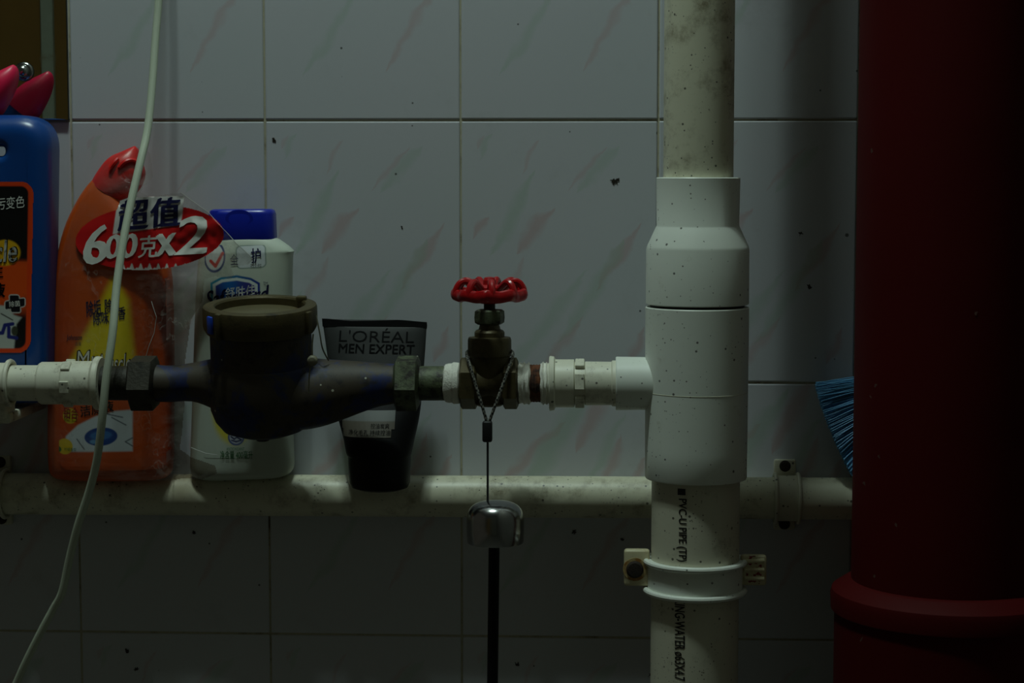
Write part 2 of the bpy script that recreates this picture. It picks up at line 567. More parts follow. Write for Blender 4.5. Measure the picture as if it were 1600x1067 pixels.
def tile_mat(name, streaks):
    q = NT(name)
    tc = q.n('ShaderNodeTexCoord').outputs['Object']
    nz = q.n('ShaderNodeTexNoise')
    nz.inputs['Scale'].default_value = 45
    nz.inputs['Detail'].default_value = 3
    q.l(tc, nz.inputs['Vector'])
    v1 = q.n('ShaderNodeVectorMath', operation='SUBTRACT')
    q.l(nz.outputs['Color'], v1.inputs[0]); v1.inputs[1].default_value = (0.5, 0.5, 0.5)
    v2 = q.n('ShaderNodeVectorMath', operation='SCALE')
    q.l(v1.outputs[0], v2.inputs[0]); v2.inputs['Scale'].default_value = 0.016
    v3 = q.n('ShaderNodeVectorMath', operation='ADD')
    q.l(tc, v3.inputs[0]); q.l(v2.outputs[0], v3.inputs[1])
    sep = q.n('ShaderNodeVectorMath', operation='MULTIPLY')
    q.l(v3.outputs[0], sep.inputs[0]); sep.inputs[1].default_value = (1, 0, 1)
    p = q.pos()
    base = q.mix(lin(196, 202, 205), lin(204, 202, 209), q.noise(7, 2, 0.5, p))
    for (x1, y1, x2, y2, wd, kind, k) in streaks:
        a = Vector(((x1 / 305 - 0.5) * TW, 0, (0.5 - y1 / 405) * TH))
        b = Vector(((x2 / 305 - 0.5) * TW, 0, (0.5 - y2 / 405) * TH))
        d = b - a
        L = d.length
        g = q.n('ShaderNodeGroup'); g.node_tree = SG
        q.l(sep.outputs[0], g.inputs['Coord'])
        g.inputs['Start'].default_value = a
        g.inputs['Along'].default_value = d / (L * L)
        g.inputs['Across'].default_value = Vector((-d.z, 0, d.x)) / L
        g.inputs['Width'].default_value = wd * 1.35 / 305 * TW
        base = q.mix(base, lin(194, 166, 168) if kind == 'p' else lin(168, 190, 174), q.math('MULTIPLY', g.outputs[0], k * 0.62))
    base = q.mix(base, lin(40, 40, 36), q.math('MULTIPLY', q.specks(p, 75, 0.085, 0.16), 0.8))
    base = q.mix(base, lin(60, 55, 42), q.math('MULTIPLY', q.specks(p, 28, 0.05, 0.2), 0.8))
    base = q.mix(base, lin(120, 118, 108), q.math('MULTIPLY', q.ramp(q.noise(11, 8, 0.7, p), 0.55, 0.85), 0.35))
    q.l(base, q.b.inputs['Base Color'])
    q.b.inputs['Roughness'].default_value = 0.42
    q.b.inputs['Specular IOR Level'].default_value = 0.25
    return q.m
TILE_A = tile_mat('glazed_tile_broad_streaks', [
    (165, 60, 48, 170, 9, 'p', .9), (205, 5, 98, 170, 17, 'g', .8), (240, -20, 182, 115, 14, 'p', .95), (258, 45, 198, 160, 10, 'g', .6),
    (256, 85, 215, 168, 10, 'p', .9), (292, 115, 258, 175, 8, 'p', .9), (70, -40, 12, 50, 10, 'g', .6), (110, -170, 40, -60, 10, 'p', .8),
    (255, -140, 200, -50, 12, 'g', .6), (150, 205, 60, 340, 10, 'g', .6), (270, 190, 190, 330, 8, 'p', .7)])
TILE_B = tile_mat('glazed_tile_fine_streaks', [
    (38, 22, 25, 50, 4, 'p', .5), (48, 15, 28, 65, 6, 'g', .6), (120, 30, 92, 82, 4, 'p', .6), (225, 45, 165, 112, 5, 'p', .6),
    (245, 35, 182, 115, 9, 'g', .6), (112, 75, 50, 215, 11, 'g', .75), (142, 130, 85, 205, 13, 'p', .95), (44, 145, 22, 185, 8, 'p', .95),
    (280, 160, 205, 265, 9, 'p', .9), (258, 180, 150, 350, 12, 'g', .7), (100, 205, 60, 290, 8, 'p', .6), (200, 225, 70, 400, 11, 'g', .6),
    (285, 320, 262, 375, 9, 'p', .9), (190, 300, 120, 400, 8, 'p', .7), (60, 260, 10, 360, 9, 'g', .6)])

# ------------------------------------------------------------------ the setting
bm = bmesh.new()
box(bm, Vector((-0.10, 0.0116, 1.0)), 2.2, 0.025, 2.0)
wall = fin('wall_back', bm, GROUT, None, 0)
tag(wall, 'pale glazed bathroom tile wall with pink and green streaks', kind='structure')
X0, Z0 = at(720, 188, 0).x, at(720, 188, 0).z
tile_me = {}
for nm, mt in (('a', TILE_A), ('b', TILE_B)):
    bm = bmesh.new()
    box(bm, Vector((0, 0.0035, 0)), TW - 0.0014, 0.007, TH - 0.0016, 0.0010, 2)
    bmesh.ops.recalc_face_normals(bm, faces=bm.faces)
    me = bpy.data.meshes.new('tile')
    bm.to_mesh(me); bm.free()
    me.materials.append(mt)
    tile_me[nm] = me
random.seed(3)
wl = wloc(wall)
for j in range(-4, 4):
    for i in range(-4, 4):
        o = bpy.data.objects.new('tile', tile_me['a' if j % 2 == 0 else 'b'])
        COL.objects.link(o)
        o.parent = wall
        o.location = Vector((X0 + (i + 0.5) * TW, -0.0019 + random.uniform(-0.0002, 0.0002), Z0 + (j + 0.5) * TH)) - wl
        o.rotation_euler = (random.uniform(-.0015, .0015), random.uniform(-.0012, .0012), random.uniform(-.0015, .0015))
for k, (px, py, rx_, ry_) in enumerate(((961, 283, 9, 6), (428, 219, 4, 8), (628, 356, 2.5, 4), (1020, 1053, 9, 5), (808, 1038, 5, 5), (1251, 365, 5, 4), (1265, 448, 5, 6), (303, 832, 3.5, 4.5), (199, 1017, 4, 6), (213, 1045, 5, 4), (897, 831, 5, 5), (972, 843, 4, 4))):
    cv = Canvas(px - rx_ * 2, px + rx_ * 2, py - ry_ * 2, py + ry_ * 2, 0.7, lin(46, 42, 34))
    nn = np.vectorize(lambda a, b: noise.noise((a * 0.35, b * 0.35, k * 7.3)))(cv.px, cv.py)
    cv.keep = ell(cv.px, cv.py, px, py, rx_ * 0.75, ry_ * 0.75, -.4) + nn * 0.8 > 0
    if cv.keep.sum() > 9:
        patch('dirt_spot', cv, PRINT, wall, None, 0.0, 0.0022)
bm = bmesh.new()
box(bm, Vector((-0.1, -1.6, -0.01)), 2.2, 3.25, 0.02)
tag(fin('floor', bm, plain('floor_tile', lin(95, 92, 85), 0.5), None, 0), 'grey bathroom floor', kind='structure')

bm = bmesh.new()
box(bm, Vector((0.445, -1.6, 1.35)), 0.03, 3.24, 2.7)  # out of view, added to keep ambient light off the right side
tag(fin('wall_right', bm, plain('side_wall', lin(120, 118, 110), 0.8), None, 0), 'unseen dim side wall right of the red riser', kind='structure')
bm = bmesh.new()
box(bm, Vector((-1.0, -1.6, 2.76)), 3.0, 3.3, 0.04)  # out of view, added to cut the ambient light from above
tag(fin('ceiling', bm, plain('ceiling_paint', lin(150, 150, 142), 0.9), None, 0), 'plain dim unseen ceiling', kind='structure')

# ------------------------------------------------------------------ riser pipe assembly
YP = 0.095
RX = at(1090, 400, YP).x
def zr(py, r=0.0):
    return at(1088, py, YP).z
def rz(prof_px):
    """(radius, pixel row of the axis) -> lathe profile downwards"""
    return [(r, -zr(py)) for r, py in prof_px]
O = Vector((RX, -YP, 0)); DN = Vector((0, 0, -1))

bm = bmesh.new()
lathe(bm, O, DN, [(0.0247, -1.60), (0.0247, -zr(300))], 56)
t = thing('riser_pipe', (RX, -YP, zr(300)), 'slim upper white PVC riser pipe above the stepped reducer', 'pipe')
fin('pipe_wall', bm, PVCO, t)
bm = bmesh.new()
lathe(bm, O, DN, rz([(0.0249, 277), (0.0291, 277), (0.0296, 278.5), (0.0291, 352), (0.0297, 355), (0.0358, 384), (0.0364, 389), (0.0365, 473.5), (0.0360, 475), (0.0245, 475)]), 64)
t = thing('reducer_coupling', (RX, -YP, zr(475)), 'white stepped PVC reducer joining slim upper pipe to the tee', 'pipe fitting')
fin('reducer_body', bm, PVCW, t)

A0, A1 = at(0, 598.5, YP), at(1018, 599.0, YP)
AX = (A1 - A0).normalized()
def ax(px):
    """point of the horizontal water line at photo column px"""
    p = at(px, 598.7, YP)
    return (p - A0).dot(AX)
def hprof(lst):
    return [(r, ax(px)) for r, px in lst]

t = thing('tee_fitting', (RX, -YP, zr(745)), 'large white PVC tee with a short side branch on the riser', 'pipe fitting')
bm = bmesh.new()
lathe(bm, O, DN, rz([(0.026, 479), (0.0362, 479), (0.0367, 480.5), (0.0364, 700), (0.0363, 744), (0.0359, 746), (0.0316, 746)]), 64)
fin('tee_body', bm, PVCW, t)
bm = bmesh.new()
tube(bm, [Vector((RX + 0.0365 * math.cos(a), -YP + 0.0365 * math.sin(a), zr(611))) for a in np.linspace(0, 2 * math.pi, 64, endpoint=False)], 0.0002, 6, True)
fin('mould_seam', bm, PVCO, t)
bm = bmesh.new()
lathe(bm, A0, AX, hprof([(0.0158, 962), (0.0186, 962), (0.0191, 963.5), (0.0188, 1012), (0.0192, 1030), (0.0192, 1060)]), 48)
fin('branch_socket', bm, PVCW, t)
bm = bmesh.new()
lathe(bm, O, DN, rz([(0.0335, 474.5), (0.0335, 480)]), 48)
fin('joint_gap', bm, BLACK, t)

t = thing('lower_riser_pipe', (RX, -YP, 0.0), 'thick cream PVC pipe stamped with black lettering below the tee', 'pipe')
bm = bmesh.new()
lathe(bm, O, DN, [(0.0315, -zr(742)), (0.0315, -0.002)], 64)
lp = fin('pipe_wall', bm, PVCG, t)
bv = bvh_of(lp)
YF = YP + 0.031
lettering('■', (1059, 764, 1071, 774), t, STAMP, YF, bv, 0.00025, 0)
lettering('PVC-U PIPE (TP)', (1065 - 49, 821, 1065 + 49, 837), t, STAMP, YF, bv, 0.00025, math.pi / 2, 0, 0.024)
lettering('DRINKING-WATER ø63X4.7', (1062 - 79, 977, 1062 + 79, 993), t, STAMP, YF, bv, 0.00025, math.pi / 2, 0, 0.024)

# saddle clamp round the lower riser
t = thing('saddle_clamp', at(1083, 900, YP), 'white PVC saddle clamp with two ribs around the lower riser', 'pipe clamp')
bm = bmesh.new()
lathe(bm, O, DN, rz([(0.0317, 873), (0.0340, 873), (0.0340, 925), (0.0317, 925)]), 64, 0.0, True)
fin('band', bm, PVCW, t)
for py in (876, 921):
    bm = bmesh.new()
    pts = [Vector((RX + 0.0352 * math.cos(a), -YP + 0.0352 * math.sin(a), zr(py))) for a in np.linspace(0, 2 * math.pi, 64, endpoint=False)]
    tube(bm, pts, 0.0022, 10, True)
    fin('rib', bm, PVCW, t)
for sx, c, mt in ((-1, at(995, 886, YP), EARR), (1, at(1177, 890, YP), EARR)):
    bm = bmesh.new()
    box(bm, c, 0.0185, 0.008, 0.0265 if sx < 0 else 0.022, 0.0022, 3)
    ear = fin('ear', bm, mt, t)
    if sx < 0:
        bm = bmesh.new()
        b = at(992, 890, YP + 0.005)
        lathe(bm, Vector((b.x, -YP - 0.0039, b.z)), Vector((0, -1, 0)), [(0.0086, 0), (0.0084, 0.0003)], 28)
        fin('rust_stain', bm, plain('rust_stain', lin(150, 104, 44), 0.8, var=0.4, scale=160, dirt=lin(190, 170, 120), dirt_amt=(0.45, 0.6)), ear)
        bm = bmesh.new()
        lathe(bm, b + Vector((0, 0.002, 0)), Vector((0, -1, 0)), [(0.0062, 0), (0.0062, 0.002), (0.0050, 0.0032), (0.0022, 0.0034)], 24)
        fin('screw', bm, SCREW, ear)
    else:
        cv = Canvas(1166, 1190, 868, 912, 1.0, lin(130, 20, 18))
        nn = np.vectorize(lambda a, b: noise.noise((a * 0.16, b * 0.22, 2.0)))(cv.px, cv.py)
        cv.keep = nn > 0.02
        patch('red_paint_smears', cv, PRINT, ear, bvh_of(ear), 0.0002, YP + 0.004)
        for dz in (-0.006, 0.0, 0.006):
            bm = bmesh.new()
            tube(bm, [at(1163, 890, YP + 0.004) + Vector((0, 0, dz)), at(1194, 890, YP + 0.004) + Vector((0, 0, dz * 1.1))], 0.0017, 8)
            fin('rib', bm, EARR, ear)

# ------------------------------------------------------------------ horizontal line, right of the valve
t = thing('male_adapter', A0 + AX * ax(905), 'white PVC threaded adapter between the gate valve and the tee', 'pipe fitting')
bm = bmesh.new()
lathe(bm, A0, AX, hprof([(0.0145, 858), (0.0193, 858.5), (0.0197, 860), (0.0192, 866), (0.0172, 868), (0.0172, 897), (0.0152, 898), (0.0152, 914), (0.0157, 915), (0.0155, 955), (0.0164, 957), (0.0164, 963)]), 48)
fin('adapter_body', bm, PVCD, t)
for k in range(6):
    a = 2 * math.pi * k / 6 + 0.35
    bm = bmesh.new()
    rot = Matrix.Rotation(a, 3, 'X')
    box(bm, Vector((0, 0, 0)), 0.0066, 0.0115, 0.0026, 0.0005, 1)
    bmesh.ops.translate(bm, vec=(0, 0, 0.0158), verts=bm.verts)
    bmesh.ops.rotate(bm, cent=(0, 0, 0), matrix=rot, verts=bm.verts)
    bmesh.ops.translate(bm, vec=A0 + AX * ax(906), verts=bm.verts)
    fin('grip_lug', bm, PVCD, t)

t = thing('threaded_nipple', A0 + AX * ax(835), 'rusty threaded nipple with white tape right of the gate valve', 'pipe fitting')
bm = bmesh.new()
n_ = 22
lathe(bm, A0, AX, [(0.0132 + 0.0004 * (k % 2), ax(800) + (ax(850) - ax(800)) * k / n_) for k in range(n_ + 1)], 36)
fin('thread', bm, RUST, t)
for a_, b_, r_ in ((809, 829, 0.0146), (845, 860, 0.0146)):
    bm = bmesh.new()
    pr = []
    for k in range(9):
        px = a_ + (b_ - a_) * k / 8
        pr.append((r_ + 0.0007 * math.sin(k * 2.3 + a_) - (0.0010 if k in (0, 8) else 0), ax(px)))
    lathe(bm, A0, AX, pr, 40)
    for v in bm.verts:
        v.co += Vector((noise.noise(v.co * 160), noise.noise(v.co * 160 + Vector((5, 0, 0))), noise.noise(v.co * 160 + Vector((0, 9, 0))))) * 0.0009
    fin('thread_tape', bm, TAPE, t)

# ------------------------------------------------------------------ gate valve
VX = 765.0
VC = A0 + AX * ax(VX)
def zv(py): return at(VX, py, YP).z - VC.z
t = thing('gate_valve', VC, 'brass gate valve with a red handwheel on the water line', 'valve')
bm = bmesh.new()
for a_, b_ in ((719, 746), (786, 810)):
    lathe(bm, A0, AX, hprof([(0.0165, a_), (0.0186, a_ + 3), (0.0186, b_ - 3), (0.0160, b_)]), 6, math.pi / 6 + 0.52)
lathe(bm, A0, AX, hprof([(0.0135, 742), (0.0135, 790)]), 32)
lathe(bm, VC, Vector((0, 0, 1)), [(0.0085, zv(634)), (0.0105, zv(631)), (0.0118, zv(605)), (0.0142, zv(566)), (0.0146, zv(552))], 40)
fin('body', bm, BRASS, t, 30)
bm = bmesh.new()
lathe(bm, VC, Vector((0, 0, 1)), [(0.0150, zv(557)), (0.0156, zv(555)), (0.0156, zv(531)), (0.0150, zv(527)), (0.0108, zv(526)), (0.0108, zv(519)), (0.0098, zv(516)), (0.0078, zv(514)), (0.0068, zv(505))], 40)
fin('bonnet', bm, BRASS, t)
bm = bmesh.new()
lathe(bm, VC, Vector((0, 0, 1)), [(0.0085, zv(507)), (0.0108, zv(504)), (0.0112, zv(496)), (0.0108, zv(486)), (0.0090, zv(483.5)), (0.0045, zv(483))], 6, 0.3)
fin('packing_nut', bm, VERD, t, 30)
bm = bmesh.new()
lathe(bm, VC, Vector((0, 0, 1)), [(0.0041, zv(486)), (0.0041, zv(452)), (0.003, zv(446))], 20)
fin('stem', bm, IRON, t)
# handwheel: hub, rim, arched spokes
HZ = VC + Vector((0, 0, zv(463)))
bm = bmesh.new()
lathe(bm, HZ, Vector((0, 0, 1)), [(0.0062, -0.0052), (0.0082, -0.0046), (0.0088, -0.001), (0.0105, 0.002), (0.0100, 0.0065), (0.0060, 0.0085), (0.0048, 0.0085)], 32)
hw = fin('handwheel', bm, REDW, t)
NS = 9
bm = bmesh.new()
pts = []
for k in range(108):
    a = 2 * math.pi * k / 108
    r = 0.0240 + 0.0010 * math.cos(NS * a)
    pts.append(HZ + Vector((r * math.sin(a), -r * math.cos(a), 0.0012 + 0.0006 * math.cos(NS * a))))
tube(bm, pts, 0.0029, 12, True, (Vector((0, 0, 1)), 1.5))
fin('rim', bm, REDW, hw)
for k in range(NS):
    a = 2 * math.pi * k / NS + 0.13
    dr = Vector((math.sin(a), -math.cos(a), 0))
    bm = bmesh.new()
    p = smooth_pts([HZ + dr * r + Vector((0, 0, z)) for r, z in ((0.008, 0.004), (0.0125, 0.0075), (0.0175, 0.0108), (0.0215, 0.0096), (0.0243, 0.0052), (0.0248, 0.0005))], 4)
    tube(bm, p, 0.0025, 10)
    fin('spoke', bm, REDW, hw)
bm = bmesh.new()
lathe(bm, HZ, Vector((0, 0, 1)), [(0.0047, 0.0083), (0.0047, 0.0115), (0.0036, 0.0135), (0.001, 0.014)], 20)
fin('retaining_nut', bm, REDW, hw)

# nipple between meter and valve
t = thing('brass_nipple', A0 + AX * ax(680), 'green stained brass nipple with white tape left of the valve', 'pipe fitting')
bm = bmesh.new()
lathe(bm, A0, AX, hprof([(0.0122, 640), (0.0124, 660), (0.0124, 722)]), 40)
fin('nipple_tube', bm, VERD, t)
bm = bmesh.new()
pr = [(0.0124, ax(694)), (0.0138, ax(696)), (0.0142, ax(701)), (0.0140, ax(706)), (0.0149, ax(709)), (0.0147, ax(717)), (0.0135, ax(719))]
lathe(bm, A0, AX, pr, 40)
for v in bm.verts:
    v.co += Vector((noise.noise(v.co * 170), noise.noise(v.co * 170 + Vector((5, 0, 0))), noise.noise(v.co * 170 + Vector((0, 9, 0))))) * 0.0006
fin('thread_tape', bm, TAPE, t)

# ------------------------------------------------------------------ water meter
MC = A0 + AX * ax(410)
q = NT('worn_blue_meter_paint')
p = q.pos()
c = q.mix(lin(12, 36, 100), lin(8, 16, 44), q.noise(35, 4, 0.6, p))
c = q.mix(c, lin(56, 47, 34), q.ramp(q.noise(32, 7, 0.7, p, 0.5), 0.40, 0.52))
c = q.mix(c, lin(22, 19, 15), q.ramp(q.noise(80, 7, 0.7, p), 0.50, 0.66))
c = q.mix(c, lin(200, 198, 180), q.math('MULTIPLY', q.specks(p, 130, 0.14, 0.14), 0.8))
q.l(c, q.b.inputs['Base Color'])
q.b.inputs['Roughness'].default_value = 0.6
MET = q.m
t = thing('water_meter', MC, 'round water meter with worn blue body and brass ring cover', 'water meter')
UZ = Vector((0, 0, 1))
S = 1.0 / 2155.0
bm = bmesh.new()
lathe(bm, MC, UZ, [(0.004, -0.0375), (0.020, -0.0370), (0.029, -0.0335), (0.0345, -0.0265), (0.0375, -0.018), (0.0385, -0.008), (0.0385, 0.006), (0.0375, 0.0125), (0.0362, 0.015), (0.0362, 0.042)], 64)
def port(secs):
    rings = []
    for px, y0, y1, dep in secs:
        c_ = A0 + AX * ax(px)
        cz = (598.6 - (y0 + y1) / 2) * S
        hh = (y1 - y0) / 2 * S
        rings.append([bm.verts.new(c_ + Vector((0, dep * math.cos(2 * math.pi * i / 32), cz + hh * math.sin(2 * math.pi * i / 32)))) for i in range(32)])
    for A_, B_ in zip(rings, rings[1:]):
        for i in range(32):
            bm.faces.new((A_[i], A_[(i + 1) % 32], B_[(i + 1) % 32], B_[i]))
    bm.faces.new(rings[0][::-1]); bm.faces.new(rings[-1])
port(dense([(246, 570, 628, .0135), (268, 571, 628, .0135), (300, 567, 627, .0145), (330, 561, 637, .018), (360, 558, 655, .026), (395, 560, 665, .030)], 3))
port(dense([(425, 560, 672, .030), (465, 559, 672, .029), (500, 561, 667, .025), (534, 563, 656, .0205), (565, 565, 644, .0175), (595, 567, 634, .0155), (624, 569, 629, .0140)], 3))
body = fin('meter_body', bm, MET, t)
bm = bmesh.new()
lathe(bm, MC, UZ, [(0.0355, 0.0385), (0.0385, 0.0385), (0.0402, 0.0415), (0.0408, 0.044), (0.0408, 0.0555), (0.0402, 0.0572), (0.0385, 0.0578), (0.0328, 0.0578), (0.0318, 0.0565), (0.0316, 0.0500), (0.0300, 0.0500)], 72)
ring = fin('ring_cover', bm, BRASS, t)
bm = bmesh.new()
lathe(bm, MC, UZ, [(0.0322, 0.048), (0.0322, 0.0512), (0.0300, 0.0520), (0.001, 0.0522)], 48)
fin('dial_lid', bm, plain('dirty_dial_lid', lin(96, 88, 62), 0.42, 0.1, var=0.3, scale=40, dirt=lin(96, 62, 36), dirt_amt=(0.5, 0.72)), ring)
def onring(deg, r, z):
    a = math.radians(deg)
    return MC + Vector((r * math.sin(a), -r * math.cos(a), z))
for deg, dr_, mt, sx, sz, nm in ((-48, 0.0403, plain('blue_paint_patch', lin(20, 70, 190), 0.5), 0.0062, 0.0125, 'blue_tab'), (-35, 0.0408, BRASS, 0.005, 0.0185, 'ring_lug'), (66, 0.0408, BRASS, 0.006, 0.016, 'ring_lug')):
    bm = bmesh.new()
    box(bm, Vector((0, 0, 0)), sx, 0.004, sz, 0.0009, 2, Matrix.Rotation(math.radians(deg), 3, 'Z'))
    bmesh.ops.translate(bm, vec=onring(deg, dr_, 0.048), verts=bm.verts)
    fin(nm, bm, mt, ring)
bm = bmesh.new()
box(bm, onring(125, 0.033, 0.0585), 0.0075, 0.006, 0.004, 0.0012, 2)
fin('hinge', bm, BRASS, ring)
for pa, pb, rr in ((204, 246, 0.0208), (617, 656, 0.0208)):
    bm = bmesh.new()
    lathe(bm, A0, AX, hprof([(0.0165, pa), (rr, pa + 4), (rr, pb - 4), (0.0165, pb)]), 6, math.pi / 6 + (0.0 if pa < 400 else 0.0))
    fin('union_nut', bm, IRON if pa < 400 else VERD, t, 30)
bm = bmesh.new()
lathe(bm, A0, AX, hprof([(0.0122, 152), (0.0125, 160), (0.0125, 206)]), 36)
fin('tailpiece', bm, IRON, t)
bm = bmesh.new()
lathe(bm, MC + Vector((-0.001, 0, 0)), -UZ, [(0.006, 0.034), (0.006, 0.0395), (0.0045, 0.0425), (0.002, 0.043)], 16)
fin('drain_plug', bm, IRON, t)
sw = []
for px, py, dy in ((491, 512, -0.026), (489, 530, -0.030), (488.5, 552, -0.031), (484, 575, -0.033), (482, 605, -0.031)):
    d_ = at(px, py, YP + 0.03) ; sw.append(d_)
bm = bmesh.new()
tube(bm, smooth_pts(sw, 5), 0.0006, 6)
fin('seal_wire', bm, plain('grey_wire', lin(120, 118, 100), 0.5, 0.3), t)
bm = bmesh.new()
tube(bm, smooth_pts([at(496, 488, YP + 0.01), at(501, 515, YP + 0.012), at(505, 540, YP + 0.012), at(514, 560, YP + 0.008)], 5), 0.0006, 6)
fin('seal_wire', bm, MATS['grey_wire'], t)
bm = bmesh.new()
sb = at(489, 554, YP + 0.031)
lathe(bm, sb + Vector((0, 0.003, 0)), Vector((0, -1, 0)), [(0.0028, 0), (0.0036, 0.001), (0.0037, 0.004), (0.0028, 0.0055), (0.001, 0.006)], 20)
fin('lead_seal', bm, plain('lead_seal', lin(120, 116, 96), 0.6), t)
t.rotation_euler = (math.radians(7.0), 0, 0)

# ------------------------------------------------------------------ left end of the water line
t = thing('socket_adapter', A0 + AX * ax(110), 'dirty white PVC threaded adapter left of the water meter', 'pipe fitting')
bm = bmesh.new()
lathe(bm, A0, AX, hprof([(0.0130, 62), (0.0146, 63), (0.0154, 66), (0.0154, 101), (0.0160, 103), (0.0160, 146), (0.0168, 148), (0.0190, 150), (0.0195, 152), (0.0193, 158), (0.0185, 160), (0.012, 160)]), 48)
fin('adapter_body', bm, PVCD, t)
for k in range(6):
    a = 2 * math.pi * k / 6 + 0.6
    bm = bmesh.new()
    box(bm, Vector((0, 0, 0)), 0.0066, 0.0085, 0.0022, 0.0004, 1)
    bmesh.ops.translate(bm, vec=(0, 0, 0.0160), verts=bm.verts)
    bmesh.ops.rotate(bm, cent=(0, 0, 0), matrix=Matrix.Rotation(a, 3, 'X'), verts=bm.verts)
    bmesh.ops.translate(bm, vec=A0 + AX * ax(109), verts=bm.verts)
    fin('grip_lug', bm, PVCD, t)
t = thing('supply_pipe', A0 + AX * ax(20), 'short grimy PVC pipe at the left end of the water line', 'pipe')
bm = bmesh.new()
lathe(bm, A0, AX, [(0.0130, ax(-260)), (0.0130, ax(66))], 40)
fin('pipe_wall', bm, PVCD, t)
t = thing('pipe_bracket', A0 + AX * ax(-5), 'white PVC bracket gripping the water line at the left edge', 'pipe clamp')
bm = bmesh.new()
lathe(bm, A0, AX, hprof([(0.0131, -34), (0.0148, -34), (0.0148, 14), (0.0131, 14)]), 40, 0.0, True)
fin('band', bm, PVCD, t)
for px in (-34, 16):
    bm = bmesh.new()
    c_ = A0 + AX * ax(px)
    pts = [c_ + Vector((0.0035 * max(0, -math.sin(a)) * 0, 0.0158 * math.cos(a), 0.0158 * math.sin(a))) for a in np.linspace(0, 2 * math.pi, 40, endpoint=False)]
    tube(bm, pts, 0.0019, 8, True)
    fin('rib', bm, PVCD, t)
bm = bmesh.new()
c_ = A0 + AX * ax(-12)
box(bm, c_ + Vector((0, 0.010, -0.019)), 0.020, 0.026, 0.016, 0.003, 2)
box(bm, c_ + Vector((0, 0.048, -0.026)), 0.024, 0.092, 0.008, 0.002, 2)
fin('bracket_arm', bm, PVCD, t)

# ------------------------------------------------------------------ horizontal wall pipe and its clips
YW = 0.021
wz = at(900, 776, YW).z
pa, pb = at(-40, 771.0, YW), at(1420, 779.5, YW)
WAX = (pb - pa).normalized()
t = thing('wall_pipe', pa, 'long grimy cream PVC pipe running along the tiled wall', 'pipe')
bm = bmesh.new()
lathe(bm, pa, WAX, [(0.0158, -0.15), (0.0158, (pb - pa).length + 0.2)], 48)
fin('pipe_wall', bm, PVCO, t)
def wpt(px):
    return pa + WAX * ((at(px, 776, YW) - pa).dot(WAX))
def wall_clip(px, label):
    c_ = wpt(px)
    t = thing('pipe_clip', Vector((c_.x, 0, c_.z - 0.03)), label, 'pipe clamp')
    bm = bmesh.new()
    lathe(bm, c_, WAX, [(0.0159, -0.0085), (0.0172, -0.0085), (0.0172, 0.0085), (0.0159, 0.0085)], 40, 0.0, True)
    fin('band', bm, PVCG, t)
    for s in (-1, 1):
        bm = bmesh.new()
        pts = [c_ + WAX * (0.0085 * s) + Vector((0, 0.0182 * math.cos(a), 0.0182 * math.sin(a))) for a in np.linspace(0, 2 * math.pi, 40, endpoint=False)]
        tube(bm, pts, 0.0015, 8, True)
        fin('rib', bm, PVCG, t)
        bm = bmesh.new()
        box(bm, Vector((c_.x, -0.0035, c_.z + s * 0.0205)), 0.0165, 0.005, 0.013, 0.0016, 2)
        e_ = fin('ear', bm, PVCG, t)
        bm = bmesh.new()
        lathe(bm, Vector((c_.x, -0.0055, c_.z + s * 0.0222)), Vector((0, -1, 0)), [(0.0043, 0), (0.0043, 0.0012), (0.0030, 0.0020), (0.001, 0.0021)], 18)
        fin('screw', bm, SCREW, e_)
wall_clip(1229, 'PVC clip with rusted screw holding the wall pipe beside the riser')
wall_clip(-8, 'PVC clip holding the wall pipe at the left edge under the bottles')

# ------------------------------------------------------------------ big red riser
YR = 0.100
RC = at(1491, 500, YR)
zz = lambda py: at(1491, py, YR).z
t = thing('red_riser_pipe', (RC.x, -YR, 0), 'thick dark red painted riser pipe with a collar at right', 'pipe')
rr = 0.0688
bm = bmesh.new()
lathe(bm, Vector((RC.x, -YR, 0)), DN, [(rr, -1.6), (rr, -zz(940))], 96)
fin('pipe_wall', bm, REDP, t)
bm = bmesh.new()
lathe(bm, Vector((RC.x, -YR, 0)), DN, [(rr, -zz(905)), (rr + 0.004, -zz(908)), (rr + 0.0135, -zz(922)), (rr + 0.0145, -zz(930)), (rr + 0.0140, -zz(953)), (rr + 0.0115, -zz(957)), (rr + 0.0115, -zz(957) + 0.35), (rr, -zz(957) + 0.35)], 96)
fin('socket_collar', bm, REDP, t)
# flecks of light paint on the red pipe
random.seed(11)
for k, (px, py) in enumerate(((1521, 488), (1440, 866), (1472, 892), (1366, 900), (1480, 1038), (1345, 1000), (1350, 755), (1373, 713), (1360, 620), (1368, 602), (1362, 236), (1400, 820))):
    cv = Canvas(px - 4, px + 4, py - 5, py + 5, 0.8, lin(96, 70, 62))
    nn = np.vectorize(lambda a, b: noise.noise((a * 0.4, b * 0.3, k * 3.1)))(cv.px, cv.py)
    cv.keep = ell(cv.px, cv.py, px, py, random.uniform(1.8, 2.6), random.uniform(2.5, 5), random.uniform(-.5, .5)) + nn * 0.5 > 0
    if cv.keep.sum() > 6:
        patch('paint_fleck', cv, PRINT, t, bvh_of(t.children[0 if py < 905 else 1]), 0.0003, YR + 0.06)

